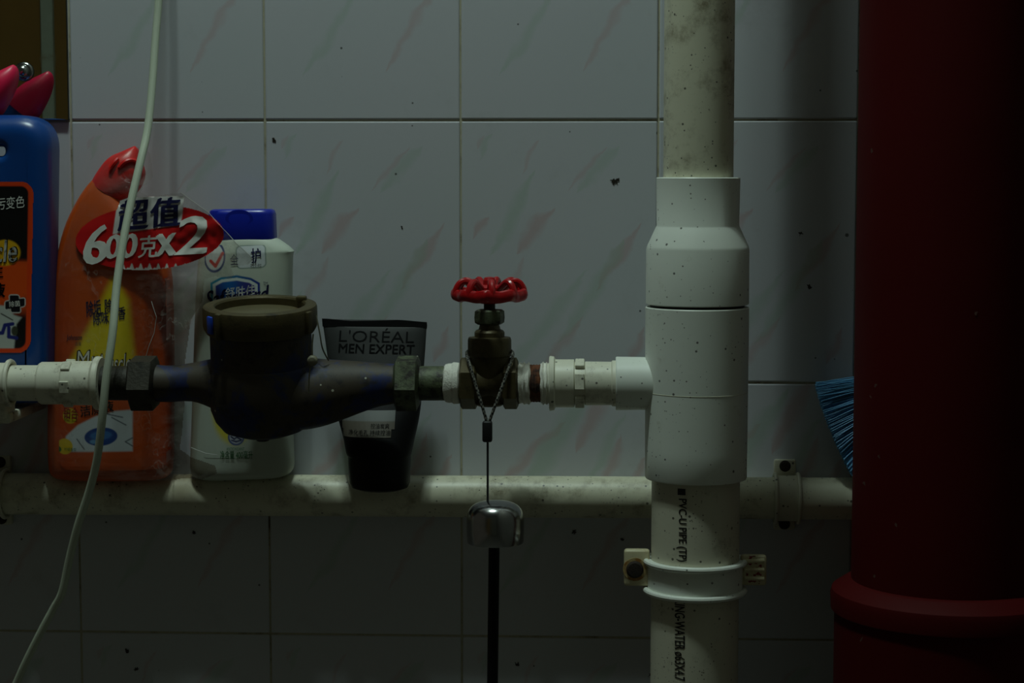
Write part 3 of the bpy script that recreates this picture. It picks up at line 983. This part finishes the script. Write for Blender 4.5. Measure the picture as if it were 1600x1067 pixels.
# ------------------------------------------------------------------ broom behind the red pipe
t = thing('broom', at(1395, 745, 0.04), 'blue bristled broom head tucked behind the red riser pipe', 'broom')
random.seed(5)
bm = bmesh.new()
for layer in range(3):
    for k in range(220):
        u_ = (k + random.random()) / 220
        y0 = 598 + 145 * u_
        yb = 0.014 + 0.012 * layer + random.uniform(-0.003, 0.003)
        tipx = 1273 + 6 * u_ + 50 * u_ ** 1.35 + random.uniform(-1, 2.5) + layer * 0.8
        tip = at(tipx, y0 + random.uniform(-1, 1), yb)
        root = at(1400, 592 + 62 * u_ + random.uniform(-4, 4), 0.020 + 0.004 * layer)
        mid = (tip + root) / 2 + Vector((0, 0, 0.0012 + random.uniform(-0.0015, 0.0015)))
        tube(bm, smooth_pts([root, mid, tip], 4), [0.0005 * (1 - 0.05 * i) for i in range(9)], 4)
br = fin('bristles', bm, BRIST, t)
tag(br, kind='stuff')
bm = bmesh.new()
box(bm, at(1408, 598, 0.020), 0.016, 0.026, 0.075, 0.004, 3, Matrix.Rotation(-0.5, 3, 'Y'))
fin('broom_block', bm, BLUEB, t)

# ------------------------------------------------------------------ white flex cable
t_pts = [(262, -1100, .012), (266, -700, .012), (262, -350, .014), (256, -160, .019), (252, -70, .026), (248, 0, .030), (243, 60, .036), (238, 130, .045), (231, 200, .056), (220, 250, .068), (206, 310, .080), (192, 380, .092), (182, 450, .103), (176, 520, .115), (166, 590, .121), (160, 650, .121), (152, 715, .116), (140, 765, .110), (122, 820, .104), (108, 875, .098), (97, 925, .094), (84, 950, .09), (65, 985, .086), (40, 1035, .08), (20, 1080, .075), (-20, 1170, .07)]
bm = bmesh.new()
tube(bm, smooth_pts([at(*q_) for q_ in t_pts], 6), 0.0029, 14)
tag(fin('power_cable', bm, CORDW), 'thin white cable hanging down in front of the bottles', 'cable')

# ------------------------------------------------------------------ cord loop, lock and hanging rod with chrome dome
YC = YP + 0.019
t = thing('hanging_rod', at(772, 1200, 0.125), 'black rod with chrome dome hanging by a cord from the valve', 'rod')
loop = [at(761, 660, YC + .004), at(752, 630, YC + .004), at(742, 597, YC + .001), at(734, 570, YC - .003), at(729.5, 556, YC - .010), at(730.5, 549, YP), at(742, 546, YP - .013), at(765, 545, YP - .018),
        at(788, 546, YP - .013), at(800, 549, YP), at(801, 557, YC - .010), at(796, 572, YC - .003), at(786, 600, YC + .001), at(775, 630, YC + .004), at(764, 660, YC + .004)]
q = NT('braided_cord')
p = q.pos()
wv = q.n('ShaderNodeTexChecker')
wv.inputs['Scale'].default_value = 620
q.l(p, wv.inputs['Vector'])
wv.inputs[1].default_value = lin(120, 118, 108)
wv.inputs[2].default_value = lin(10, 10, 10)
q.l(wv.outputs[0], q.b.inputs['Base Color'])
q.b.inputs['Roughness'].default_value = 0.7
bm = bmesh.new()
tube(bm, smooth_pts(loop, 7), 0.0011, 8)
fin('cord_loop', bm, q.m, t)
bm = bmesh.new()
box(bm, at(761.5, 674, YC + .005), 0.0070, 0.0062, 0.0150, 0.0016, 3)
fin('cord_lock', bm, BLACK, t)
bm = bmesh.new()
tube(bm, [at(762, 685, YC + .005), at(762, 735, .121), at(762, 786, .123)], 0.0008, 8)
fin('string', bm, BLACK, t)
YB = 0.125
BC = at(774, 788, YB)
bz = lambda py: at(774, py, YB).z - BC.z
bm = bmesh.new()
lathe(bm, BC, UZ, [(0.001, bz(783)), (0.0060, bz(783.3)), (0.0105, bz(784.6)), (0.0140, bz(787.2)), (0.0167, bz(791.2)), (0.0186, bz(796.5)), (0.0197, bz(803)), (0.0203, bz(811)), (0.0204, bz(826)), (0.0199, bz(846)), (0.0195, bz(847.5)), (0.0188, bz(846)), (0.0188, bz(830)), (0.010, bz(800))], 64)
fin('chrome_dome', bm, CHROME, t, 50)
bm = bmesh.new()
tube(bm, [at(773, 800, YB), at(772, 860, YB), at(769.5, 1067, YB), at(768, 1200, YB)], 0.0039, 16)
fin('rod', bm, BLACKG, t)

# ------------------------------------------------------------------ orange toilet-cleaner bottle in torn film
YO = 0.030
ORB = thing('cleaner_bottle', at(174, 747, YO), 'orange cleaner bottle with slanted red cap, red oval promotion sleeve', 'bottle')
bm = bmesh.new()
osec = dense([(100, 748, 250, 748, .012), (84, 742, 264, 742, .020), (78, 722, 270, 722, .023), (77, 650, 271, 650, .0235), (79, 560, 271, 560, .0235), (82, 480, 270, 480, .0235), (89, 415, 266, 420, .023), (102, 358, 252, 375, .0215), (120, 318, 226, 346, .019), (135, 294, 205, 326, .0165), (146, 281, 194, 314, .0145)], 4)
loft(bm, osec, YO, 2.7, 48)
ob = fin('bottle_body', bm, ORANGE, ORB, 60)
obv = bvh_of(ob)
bm = bmesh.new()
loft(bm, dense([(145, 283, 193, 316, .0155), (150, 273, 204, 309, .0160), (158, 261, 217, 297, .0158), (166, 251, 225, 280, .0150), (176, 243, 226, 268, .0135), (190, 237, 222, 254, .0105), (203, 231, 219, 243, .0065), (210, 228, 216, 234, .003)], 3), YO, 2.3, 36)
fin('cap', bm, REDC, ORB, 60)
bm = bmesh.new()
tube(bm, smooth_pts([at(186, 262, YO + .0155), at(195, 253, YO + .0150), at(206, 250, YO + .0125), at(216, 254, YO + .0105)], 4), 0.0016, 8)
fin('cap_grip', bm, REDC, ORB)
bm = bmesh.new()
tube(bm, smooth_pts([at(172, 262, YO + .0165), at(178, 254, YO + .0155), at(184, 248, YO + .0135)], 4), 0.0016, 8)
fin('cap_grip', bm, REDC, ORB)
# printed front label
cv = Canvas(88, 262, 425, 738, 1.0, lin(202, 80, 8))
X, Yy = cv.px, cv.py
cv.mix(lin(205, 60, 14), sst(0, 60, np.abs(X - 175) - 40) * 0.4)
tri = [(178, 440), (196, 470), (205, 560), (215, 610), (140, 612), (98, 612), (100, 590), (120, 555), (150, 500)]
cv.mix(lin(238, 214, 12), sst(-13, 3, polydist(X, Yy, tri)))
sw_ = [(98, 700), (102, 682), (122, 664), (150, 650), (180, 642), (207, 640), (207, 705), (110, 706)]
cv.mix(lin(214, 224, 232), sst(-2, 2, polydist(X, Yy, sw_)))
cv.mix(lin(22, 70, 150), sst(0, .08, ell(X, Yy, 158, 682, 27, 15, -.08)))
cv.mix(lin(80, 150, 215), sst(0, .3, ell(X, Yy, 158, 680, 20, 8, -.08)) * 0.5)
cv.mix(lin(120, 180, 225), sst(0, .4, ell(X, Yy, 147, 690, 8, 4)) * 0.8)
for a_, b_ in (((175, 652), (197, 664)), ((120, 686), (132, 702)), ((196, 690), (207, 684)), ((196, 690), (207, 697)), ((165, 646), (192, 652))):
    cv.mix(lin(100, 110, 125), sst(1.4, .4, segdist(X, Yy, a_, b_)))
cv.mix(lin(235, 200, 20), sst(0, .1, ell(X, Yy, 100, 698, 14, 13)))
cv.mix(lin(40, 110, 40), sst(0, .15, ell(X, Yy, 88, 702, 7, 5, .4)))
cv.mix(lin(215, 190, 20), sst(0, .15, ell(X, Yy, 109, 650, 13, 13)))
cv.keep = rrect(X, Yy, 89, 428, 261, 736, 18) > 0
patch('front_label', cv, PRINT, ORB, obv, 0.0003, YO + .023)
YOF = YO + 0.0235
lettering('除垢', (135, 469, 158, 494), ORB, INKN, YOF, obv, .0006, -.14, .08, .022)
lettering('除菌', (164, 466, 187, 487), ORB, INKN, YOF, obv, .0006, -.1, .08, .022)
lettering('除味', (146, 486, 170, 507), ORB, INKN, YOF, obv, .0006, -.14, .08, .022)
lettering('清香', (172, 480, 196, 500), ORB, INKN, YOF, obv, .0006, -.1, .08, .022)
lettering('Johnson', (103, 523, 128, 534), ORB, INKN, YOF, obv, .0006, 0, .1, .01)
lettering('庄臣', (117, 534, 127, 540), ORB, INKN, YOF, obv, .0006)
for s_, bx_ in (('Mr', (121, 548, 153, 575)), ('Muscle', (158, 553, 204, 582))):
    lettering(s_, (bx_[0] - 1, bx_[1] - 1, bx_[2] + 1, bx_[3] + 1), ORB, INKK, YOF, obv, .0006, -.03, .1, .035)
    lettering(s_, bx_, ORB, INKW, YOF, obv, .0009, -.03, .1, 0)
lettering('洁厕液', (125, 630, 178, 647), ORB, INKK, YOF, obv, .0006, -.18, .1, .015)
lettering('铂合', (98, 636, 122, 655), ORB, INKR, YOF, obv, .0008, .06, 0, .02)
lettering('柠檬香型', (99, 700, 119, 705), ORB, INKG, YOF, obv, .0006)

# torn clear film round the bottle (and the place of its missing twin)
outline = [(76, 744), (74, 600), (80, 470), (92, 395), (106, 345), (124, 305), (141, 280), (156, 256), (172, 241), (190, 234), (214, 225), (224, 240), (229, 276), (222, 300), (236, 307), (262, 303), (286, 301), (300, 312), (328, 332), (352, 358), (372, 380), (392, 398), (397, 406), (390, 413), (362, 418), (368, 430), (362, 436), (338, 432), (322, 436), (318, 470), (300, 500), (292, 560), (290, 640), (284, 700), (300, 712), (338, 726), (342, 738), (318, 749), (290, 746), (270, 750), (180, 750)]
cv = Canvas(70, 400, 222, 752, 1.2, (1, 1, 1))
cv.keep = polydist(cv.px, cv.py, outline) > 0
def film_y(px, py, base):
    n1 = noise.noise((px * .035, py * .035, 1.7)) + 0.25 * noise.noise((px * .09, py * .08, 4.2))
    k = min(1.0, max(0.0, (px - 225) / 60.0))
    return base + 0.0013 + 0.0004 * n1 + k * (0.0012 + 0.0022 * (n1 + 0.5))
ny, nx = cv.px.shape
idx = {}
vs_, fs = [], []
capb = BVHTree.FromPolygons([v.co + wloc(ob) for v in ob.data.vertices], [tuple(p_.vertices) for p_ in ob.data.polygons])
co_ = [o for o in ORB.children if o.name.startswith('cap')]
cap_bvh = bvh_of(co_[0])
def film_pt(px, py):
    P = at(px, py, YO + 0.024)
    ys = []
    for b_ in (obv, cap_bvh):
        h = b_.ray_cast(Vector((P.x, -0.6, P.z)), Vector((0, 1, 0)))
        if h[0] is not None: ys.append(-h[0].y)
    base = max(ys) if ys else 0.0
    if not ys:
        base = 0.0535 if py > 290 and px > 200 else YO
    ss = lambda a_, b_, x_: max(0.0, min(1.0, (x_ - a_) / (b_ - a_))) ** 2 * (3 - 2 * max(0.0, min(1.0, (x_ - a_) / (b_ - a_))))
    k2 = ss(120, 205, px) * ss(272, 302, py)
    base += max(0.0, 0.0545 - 0.004 * max(0, (px - 270) / 130) - base) * k2
    return Vector((P.x, -film_y(px, py, base), P.z))
for j in range(ny - 1):
    for i in range(nx - 1):
        if cv.keep[j, i] and cv.keep[j + 1, i] and cv.keep[j, i + 1] and cv.keep[j + 1, i + 1]:
            f_ = []
            for jj, ii in ((j, i), (j + 1, i), (j + 1, i + 1), (j, i + 1)):
                if (jj, ii) not in idx:
                    idx[(jj, ii)] = len(vs_)
                    vs_.append(film_pt(cv.px[jj, ii], cv.py[jj, ii]))
                f_.append(idx[(jj, ii)])
            fs.append(f_)
me = bpy.data.meshes.new('shrink_film')
me.from_pydata(vs_, [], fs)
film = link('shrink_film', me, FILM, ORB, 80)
tag(film, 'crumpled torn clear plastic film')
fbv = bvh_of(film)
EDGE = plain('film_edge', lin(200, 200, 195), 0.2, var=0.1, scale=200)
for k_, run in enumerate((outline[16:23], [(238, 470), (246, 495), (242, 520), (234, 540), (228, 560)], [(300, 698), (322, 707), (345, 710)])):
    bm = bmesh.new()
    pts_ = []
    for a_, b_ in zip(run, run[1:]):
        for t_ in np.linspace(0, 1, 6, endpoint=False):
            x_, y_ = a_[0] + (b_[0] - a_[0]) * t_, a_[1] + (b_[1] - a_[1]) * t_
            pts_.append(film_pt(x_ - (1 if k_ == 0 else 0), y_) + Vector((0, -0.0004, 0)))
    tube(bm, smooth_pts(pts_, 2), 0.00028, 6)
    fin('film_fold', bm, EDGE, film)
# banner printed on the film
cv = Canvas(112, 356, 304, 430, 1.0, lin(205, 22, 24))
X, Yy = cv.px, cv.py
e_ = ell(X, Yy, 233, 371, 118, 51, -.06)
wb = [(186, 313), (201, 308), (290, 305), (283, 351), (176, 366), (181, 330)]
wbd = polydist(X, Yy, wb)
cv.mix(lin(225, 222, 218), sst(-1, 1, wbd))
low = np.maximum(Yy - (416 + 3.5 * np.sin(X * .45) + 2 * np.sin(X * .9 + 1)), 0)
cv.mix(lin(225, 222, 218), ((X > 186) & (X < 300)) * sst(0, 1.5, low))
cv.keep = (e_ > 0) | (wbd > 0)
ban = patch('promotion_banner', cv, PRINT, ORB, fbv, 0.0008, YO + .026)
bbv = bvh_of(ban)
YB_ = YO + .026
def bl(s_, b_, m_, **k):
    lettering(s_, b_, ban, m_, YB_, fbv, .0014, **k)
bl('6', (133, 352, 168, 412), INKW, ang=-.03, shear=.18, bold=.03)
bl('00', (166, 366, 214, 403), INKW, ang=-.05, shear=.2, bold=.03)
bl('克', (218, 368, 247, 402), INKW, ang=-.06, shear=.15, bold=.02)
bl('x', (246, 366, 275, 398), INKW, ang=-.08, shear=.1, bold=.04)
bl('2', (280, 338, 326, 396), INKW, ang=-.05, shear=.22, bold=.02)
bl('超', (186, 312, 232, 359), INKN, ang=-.08, shear=.12, bold=.035)
bl('值', (237, 309, 282, 354), INKN, ang=-.06, shear=.12, bold=.035)

# ------------------------------------------------------------------ white body-wash bottle
YH = 0.026
WB = thing('body_wash_bottle', at(380, 745, YH), 'white body wash bottle with a blue flip cap behind the meter', 'bottle')
bm = bmesh.new()
loft(bm, dense([(318, 748, 440, 744, .012), (303, 742, 454, 738, .0165), (299, 728, 459, 724, .018), (300, 690, 458, 690, .0185), (303, 600, 457, 600, .0185), (306, 500, 456, 500, .0185), (309, 440, 456, 440, .0182), (312, 400, 457, 400, .0172), (314, 391, 457, 390, .0165), (326, 376, 436, 374, .0140), (332, 372, 428, 371, .0125)], 3), YH, 3.2, 48)
wb_ = fin('bottle_body', bm, WHITEB, WB, 40)
wbv = bvh_of(wb_)
bm = bmesh.new()
loft(bm, [(326, 375, 431.5, 373, .0135), (326, 372, 431.5, 370.5, .0138), (328, 335, 430, 334, .0135), (330, 329, 428, 328.5, .0125), (334, 327, 424, 326.5, .0105)], YH, 4.0, 48)
cp = fin('flip_cap', bm, NAVYC, WB, 45)
cpb = bvh_of(cp)
bm = bmesh.new()
lathe(bm, at(374, 341, YH + .0128), Vector((0, -1, 0)), [(0.0105, 0), (0.0105, 0.0007), (0.0094, 0.0008), (0.002, 0.0003)], 28)
for v in bm.verts: v.co.z = at(374, 341, YH).z + (v.co.z - at(374, 341, YH).z) * 0.62
fin('thumb_tab', bm, NAVYC, cp)
cv = Canvas(309, 452, 378, 722, 1.0, lin(196, 204, 190))
X, Yy = cv.px, cv.py
d1 = rrect(X - (Yy - 400) * .06, Yy + (X - 400) * .06, 368, 382, 415, 419, 8)
cv.mix(lin(120, 140, 130), sst(-.8, .8, d1)); cv.mix(lin(206, 212, 214), sst(1, 2.2, d1))
d2 = ell(X, Yy, 334, 402, 18, 25)
cv.mix(lin(60, 72, 120), sst(0, .06, d2)); cv.mix(lin(214, 218, 214), sst(.16, .22, d2))
cv.mix(lin(205, 60, 50), sst(3.2, 1.8, segdist(X, Yy, (328, 408), (336, 416))) + sst(3.2, 1.8, segdist(X, Yy, (336, 416), (347, 396))))
sh = [(328, 442), (345, 433), (370, 430), (392, 434), (406, 442), (407, 475), (395, 500), (368, 516), (342, 500), (329, 475)]
ds = polydist(X, Yy, sh)
g_ = np.clip((X - 330) / 75, 0, 1)[..., None]
cols = np.array(lin(40, 140, 165)[:3]) * (1 - g_) + np.array(lin(15, 40, 140)[:3]) * g_
m_ = sst(-.5, .8, ds)[..., None]; cv.rgb = cv.rgb * (1 - m_) + cols * m_
cv.mix(lin(214, 222, 215), sst(3.2, 4.2, ds))
inn = sst(7.5, 9, ds)[..., None]
cols = np.array(lin(52, 50, 130)[:3]) + (np.array(lin(20, 95, 165)[:3]) - np.array(lin(52, 50, 130)[:3])) * np.exp(-((X - 358) / 16) ** 2)[..., None]
cv.rgb = cv.rgb * (1 - inn) + cols * inn
cv.mix(lin(220, 205, 40), sst(0, .25, ell(X, Yy, 366, 640, 40, 62)) * .9)
cv.mix(lin(70, 90, 150), sst(0, .08, ell(X, Yy, 369, 683, 13.5, 13.5)))
cv.mix(lin(190, 195, 205), sst(0, .1, ell(X, Yy, 369, 683, 11, 11)))
for a_, b_ in (((361, 682), (366, 686)), ((366, 686), (370, 683)), ((370, 683), (377, 687)), ((362, 688), (369, 690)), ((369, 690), (376, 688))):
    cv.mix(lin(30, 40, 90), sst(1.6, .7, segdist(X, Yy, a_, b_)))
cv.keep = rrect(X, Yy, 317, 382, 438, 717, 6) > 0
patch('front_label', cv, PRINT, WB, wbv, .0001, YH + .0185)
YHF = YH + .0185
def wl_(s_, b_, m_, **k):
    lettering(s_, b_, WB, m_, YHF, wbv, .0006, **k)
wl_('全', (359, 397, 372, 414), INKN, ang=-.05)
wl_('护', (392, 388, 407, 411), INKN, ang=-.05, bold=.02)
wl_('24小时', (391, 412, 408, 417), INKK)
wl_('舒肤佳', (352, 447, 399, 468), INKW, ang=-.12, shear=.15, bold=.012)
wl_('Safeguard', (322, 446 + 4, 418, 484), INKN, ang=-.10, shear=.2, bold=.02)
wl_('TM', (411, 440.5, 418, 445), INKN)
wl_('净含量 400毫升', (344, 704, 395, 717), INKG, bold=.01)
wl_('ANTIOXIDANT', (354, 699, 382, 703.5), INKG)

# ------------------------------------------------------------------ black cleanser tube standing on its cap
TB = thing('cleanser_tube', at(593, 762, .056), 'black and grey face cleanser tube standing on its cap', 'tube')
tsec = [(505, 510, 666.5, 511, .0012, .026), (506.5, 520, 666, 520, .0030, .027), (510, 545, 664.5, 545, .0062, .030), (515, 580, 662, 580, .0100, .035), (521, 620, 659, 620, .0138, .040), (529, 655, 655, 653, .0168, .046), (537, 685, 648, 685, .0195, .051), (541, 706, 643.5, 707, .0205, .055), (544, 712, 641, 713, .0200, .056)]
bm = bmesh.new()
loft(bm, dense(tsec, 4), .04, 2.1, 48)
q = NT('tube_print')
p = q.pos()
sx_ = q.n('ShaderNodeSeparateXYZ')
q.l(p, sx_.inputs[0])
c = q.mix(lin(8, 8, 9), lin(46, 47, 46), q.ramp(sx_.outputs[2], at(590, 632, .04).z, at(590, 545, .03).z))
q.l(c, q.b.inputs['Base Color'])
q.b.inputs['Roughness'].default_value = 0.5
q.b.inputs['Specular IOR Level'].default_value = 0.2
tb_ = fin('tube_body', bm, q.m, TB, 60)
tbv = bvh_of(tb_)
bm = bmesh.new()
loft(bm, [(504, 511.5, 667, 512.5, .0011, .026), (503.5, 506, 667.5, 507.5, .0010, .0255), (503, 499, 667, 502, .0009, .025)], .026, 5, 48)
for v in bm.verts:
    v.co.z += 0.0007 * math.sin((v.co.x) * 110)
fin('crimped_end', bm, BLACKG, TB, 40)
bm = bmesh.new()
loft(bm, [(544, 711, 642, 712, .0203, .056), (545, 740, 641, 741, .0210, .0585), (546, 752, 640.5, 753, .0212, .0595), (550, 760, 637, 761, .0195, .0600), (562, 764, 625, 765, .0140, .0600)], .056, 2.0, 48)
fin('cap', bm, BLACKG, TB, 50)
lettering("L'ORÉAL", (530, 513, 647, 534), TB, INKK, .031, tbv, .0004, .018, 0, -.006)
lettering('MEN EXPERT', (530, 537.5, 648, 551), TB, INKK, .032, tbv, .0004, .018, 0, .016)
cv = Canvas(529, 619, 640, 684, 1.0, lin(112, 114, 112))
X, Yy = cv.px, cv.py
cv.mix(lin(92, 86, 76), sst(657, 659, Yy))
cv.keep = (rrect(X, Yy, 532, 641, 617.5, 671, 1) > 0) | (rrect(X, Yy, 534, 657, 613, 683, 1) > 0)
st = patch('sticker', cv, PRINT, TB, tbv, .0004, .062)
lettering('控油炭爽', (580, 661, 609, 668.5), st, INKK, .062, tbv, .0008)
lettering('净化毛孔 持续控油', (545, 670.5, 611, 678.5), st, INKK, .062, tbv, .0008)

# ------------------------------------------------------------------ blue drain-cleaner bottle at the left edge
YU = 0.050
BB = thing('drain_cleaner_bottle', at(-20, 625, YU), 'blue bottle with handle slot and pink cap at left edge', 'bottle')
def rounded(pts_r, n=8):
    """polygon with rounded corners: (x, y, r) in pixels"""
    out = []
    m = len(pts_r)
    for i in range(m):
        x, y, r = pts_r[i]
        pv, nx_ = Vector(pts_r[i - 1][:2]), Vector(pts_r[(i + 1) % m][:2])
        c = Vector((x, y))
        a, b = (pv - c).normalized(), (nx_ - c).normalized()
        A, B = c + a * r, c + b * r
        for k in range(n + 1):
            s_ = k / n
            out.append((A * (1 - s_) ** 2 + c * 2 * s_ * (1 - s_) + B * s_ * s_))
    return out
shell = rounded([(-150, 181, 46), (88, 180, 55), (82, 628, 26), (-146, 628, 26)], 10)
hole = rounded([(-70, 229, 7), (20, 229, 7), (20, 244, 7), (-70, 244, 7)], 6)
cen = at(-30, 400, YU)
def inset(poly, d):
    """outline moved inwards by d metres, as (x, z) around the bottle centre"""
    P = [at(v_[0], v_[1], YU) - cen for v_ in poly]
    P = [Vector((v_.x, v_.z)) for v_ in P]
    area = sum(P[i - 1].x * P[i].y - P[i].x * P[i - 1].y for i in range(len(P)))
    s_ = 1 if area > 0 else -1
    out = []
    for i in range(len(P)):
        tdir = (P[(i + 1) % len(P)] - P[i - 1]).normalized()
        out.append(P[i] + Vector((-tdir.y, tdir.x)) * (s_ * d))
    return out
HB, BEV, HR = 0.0225, 0.0145, 0.0060          # half depth, edge rounding, rounding of the slot
bm = bmesh.new()
def loops(poly, rad, sgn, nst=7):
    rings = []
    for side in (-1, 1):
        st = range(nst + 1) if side < 0 else range(nst, -1, -1)
        for k in st:
            a_ = math.pi / 2 * k / nst
            rings.append([bm.verts.new(cen + Vector((v_.x, side * (HB - rad + rad * math.cos(a_)), v_.y))) for v_ in inset(poly, sgn * rad * (1 - math.sin(a_)))])
    for A_, B_ in zip(rings, rings[1:]):
        for i in range(len(A_)):
            bm.faces.new((A_[i], A_[(i + 1) % len(A_)], B_[(i + 1) % len(A_)], B_[i]))
    return rings[0], rings[-1]
of, ok_ = loops(shell, BEV, 1)
hf, hk = loops(hole, HR, -1)
for o_, h_ in ((of, hf), (ok_, hk)):
    es = [bm.edges.get((r_[i], r_[(i + 1) % len(r_)])) for r_ in (o_, h_) for i in range(len(r_))]
    bmesh.ops.triangle_fill(bm, edges=es, use_beauty=True)
bb_ = fin('bottle_body', bm, BLUEB, BB, 50)
ubv = bvh_of(bb_)
bm = bmesh.new()
loft(bm, [(-82, 205, -18, 215, .017), (-74, 184, -20, 200, .016), (-62, 165, -20, 190, .0145), (-48, 148, -8, 180, .0135)], YU, 2.2, 32)
fin('neck', bm, BLUEB, BB, 60)
bm = bmesh.new()
loft(bm, dense([(-46, 148, -2, 184, .0150), (-38, 138, 6, 174, .0155), (-22, 124, 16, 156, .0145), (-4, 113, 24, 138, .0120), (10, 106, 28, 123, .0085), (18, 102, 28, 111, .0050), (21, 101, 26, 105, .002)], 3), YU, 2.3, 32)
fin('cap', bm, PINK, BB, 60)
YUF = YU + .0225
cv = Canvas(-70, 56, 278, 556, 1.0, lin(10, 10, 12))
X, Yy = cv.px, cv.py
R_ = 52.5 - (Yy - 290) * .018
d_ = rrect(X + (Yy - 290) * .018, Yy, -60, 283, 52.5, 552, 20)
cv.mix(lin(200, 70, 20), sst(425, 404, np.abs(Yy - 446) + 372) * (Yy > 408))
cv.mix(lin(228, 80, 14), sst(402, 416, Yy) * sst(482, 470, Yy + X * .35))
cv.mix(lin(190, 196, 190), sst(-2, 2, polydist(X, Yy, [(-60, 470), (10, 478), (22, 492), (34, 496), (26, 506), (22, 545), (-60, 545)])))
for a_, b_ in (((-20, 522), (4, 520)), ((4, 520), (8, 508)), ((8, 508), (20, 506)), ((14, 512), (14, 526)), ((14, 526), (26, 528))):
    cv.mix(lin(30, 40, 120), sst(3.6, 2.2, segdist(X, Yy, a_, b_)))
cv.mix(lin(60, 64, 50), sst(0, .3, ell(X, Yy, 23, 517, 6, 9)))
cv.mix(lin(80, 85, 80), sst(1.4, .6, segdist(X, Yy, (2, 490), (20, 500))))
cx_ = np.minimum(-rrect(X, Yy + (X - 24) * .18, 8, 468, 39, 481, 3), -rrect(X + (Yy - 474) * -.1, Yy, 16, 461, 31, 488, 3))
cv.mix(lin(205, 205, 200), sst(1.6, .8, cx_)); cv.mix(lin(10, 12, 24), sst(.2, -.6, cx_))
cv.mix(lin(235, 180, 20), sst(0, .15, ell(X, Yy, 8, 395, 26, 22, -.1)) * .9)
cv.mix(lin(226, 66, 14), sst(9, 6.5, d_))
cv.keep = d_ > 0
patch('front_label', cv, PRINT, BB, ubv, .0003, YUF)
def ul(s_, b_, m_, off=.0006, **k):
    lettering(s_, b_, BB, m_, YUF, ubv, off, **k)
ul('去污变色', (-20, 308, 39, 327), INKW, ang=-.10, shear=.15)
for m2, g2, bo, of in ((INKK, 1.0, .03, .0006), (INKW, 0, .008, .0009)):
    ul('Muscle', (-62 - g2, 377 - g2, 27 + g2, 411 + g2), m2, of, ang=-.06, shear=.12, bold=bo)
ul('先生', (-26, 414, 5, 434), INKK, bold=.03)
ul('液', (-12, 442, 8, 464), INKK, bold=.03)
ul('除菌', (15, 470, 32, 479), INKW, .0009, ang=-.1)

# ------------------------------------------------------------------ mirror with chrome screw cap
mt_, mb_ = at(60, -560, .004), at(60, 187, .004)
mr_, ml_ = at(105, 100, .004), at(-240, 100, .004)
MI = thing('wall_mirror', Vector(((mr_.x + ml_.x) / 2, -.004, mb_.z)), 'frameless wall mirror with chrome screw cap, top left corner', 'mirror')
bm = bmesh.new()
cxm, czm = (mr_.x + ml_.x) / 2, (mt_.z + mb_.z) / 2
box(bm, Vector((cxm, -.0048, czm)), mr_.x - ml_.x, .0004, mt_.z - mb_.z)
fin('silvered_glass', bm, MIRROR, MI, 0)
bm = bmesh.new()
box(bm, Vector((cxm, -.0026, czm)), mr_.x - ml_.x + .0006, .0036, mt_.z - mb_.z + .0006)
fin('backing_edge', bm, plain('mirror_edge', lin(28, 32, 26), .5, dirt=lin(8, 8, 6)), MI, 0)
bm = bmesh.new()
sc_ = at(38, 112, .0052)
lathe(bm, Vector((sc_.x, -.0050, sc_.z)), Vector((0, -1, 0)), [(.0072, 0), (.0074, .0012), (.0062, .0022), (.0048, .0026), (.0050, .0045), (.0042, .0068), (.0026, .0082), (.0006, .0087)], 32)
fin('screw_cap', bm, CHROME, MI, 60)

# room behind the camera that the mirror looks at: brown wooden door in a pale frame
bm = bmesh.new()
box(bm, Vector((-.1, -3.2, 1.35)), 5.0, .04, 2.7)
tag(fin('wall_front', bm, plain('front_wall', lin(120, 120, 108), .8), None, 0), 'dim plain wall facing the tiled wall', kind='structure')
bm = bmesh.new()
box(bm, Vector((-1.45, -3.165, 1.0)), .84, .03, 2.0, .004, 1)
d1_ = fin('door_1', bm, plain('brown_door', lin(150, 112, 52), .6, scale=8), None, 0)
tag(d1_, 'brown wooden door reflected in the mirror', kind='structure')
bm = bmesh.new()
box(bm, Vector((-1.335, -3.14, 1.0)), .030, .02, 2.0, .003, 1)
tag(fin('trim_1', bm, plain('pale_door_trim', lin(190, 200, 185), .5), None, 0), 'pale strip on the brown door seen in the mirror', kind='structure')
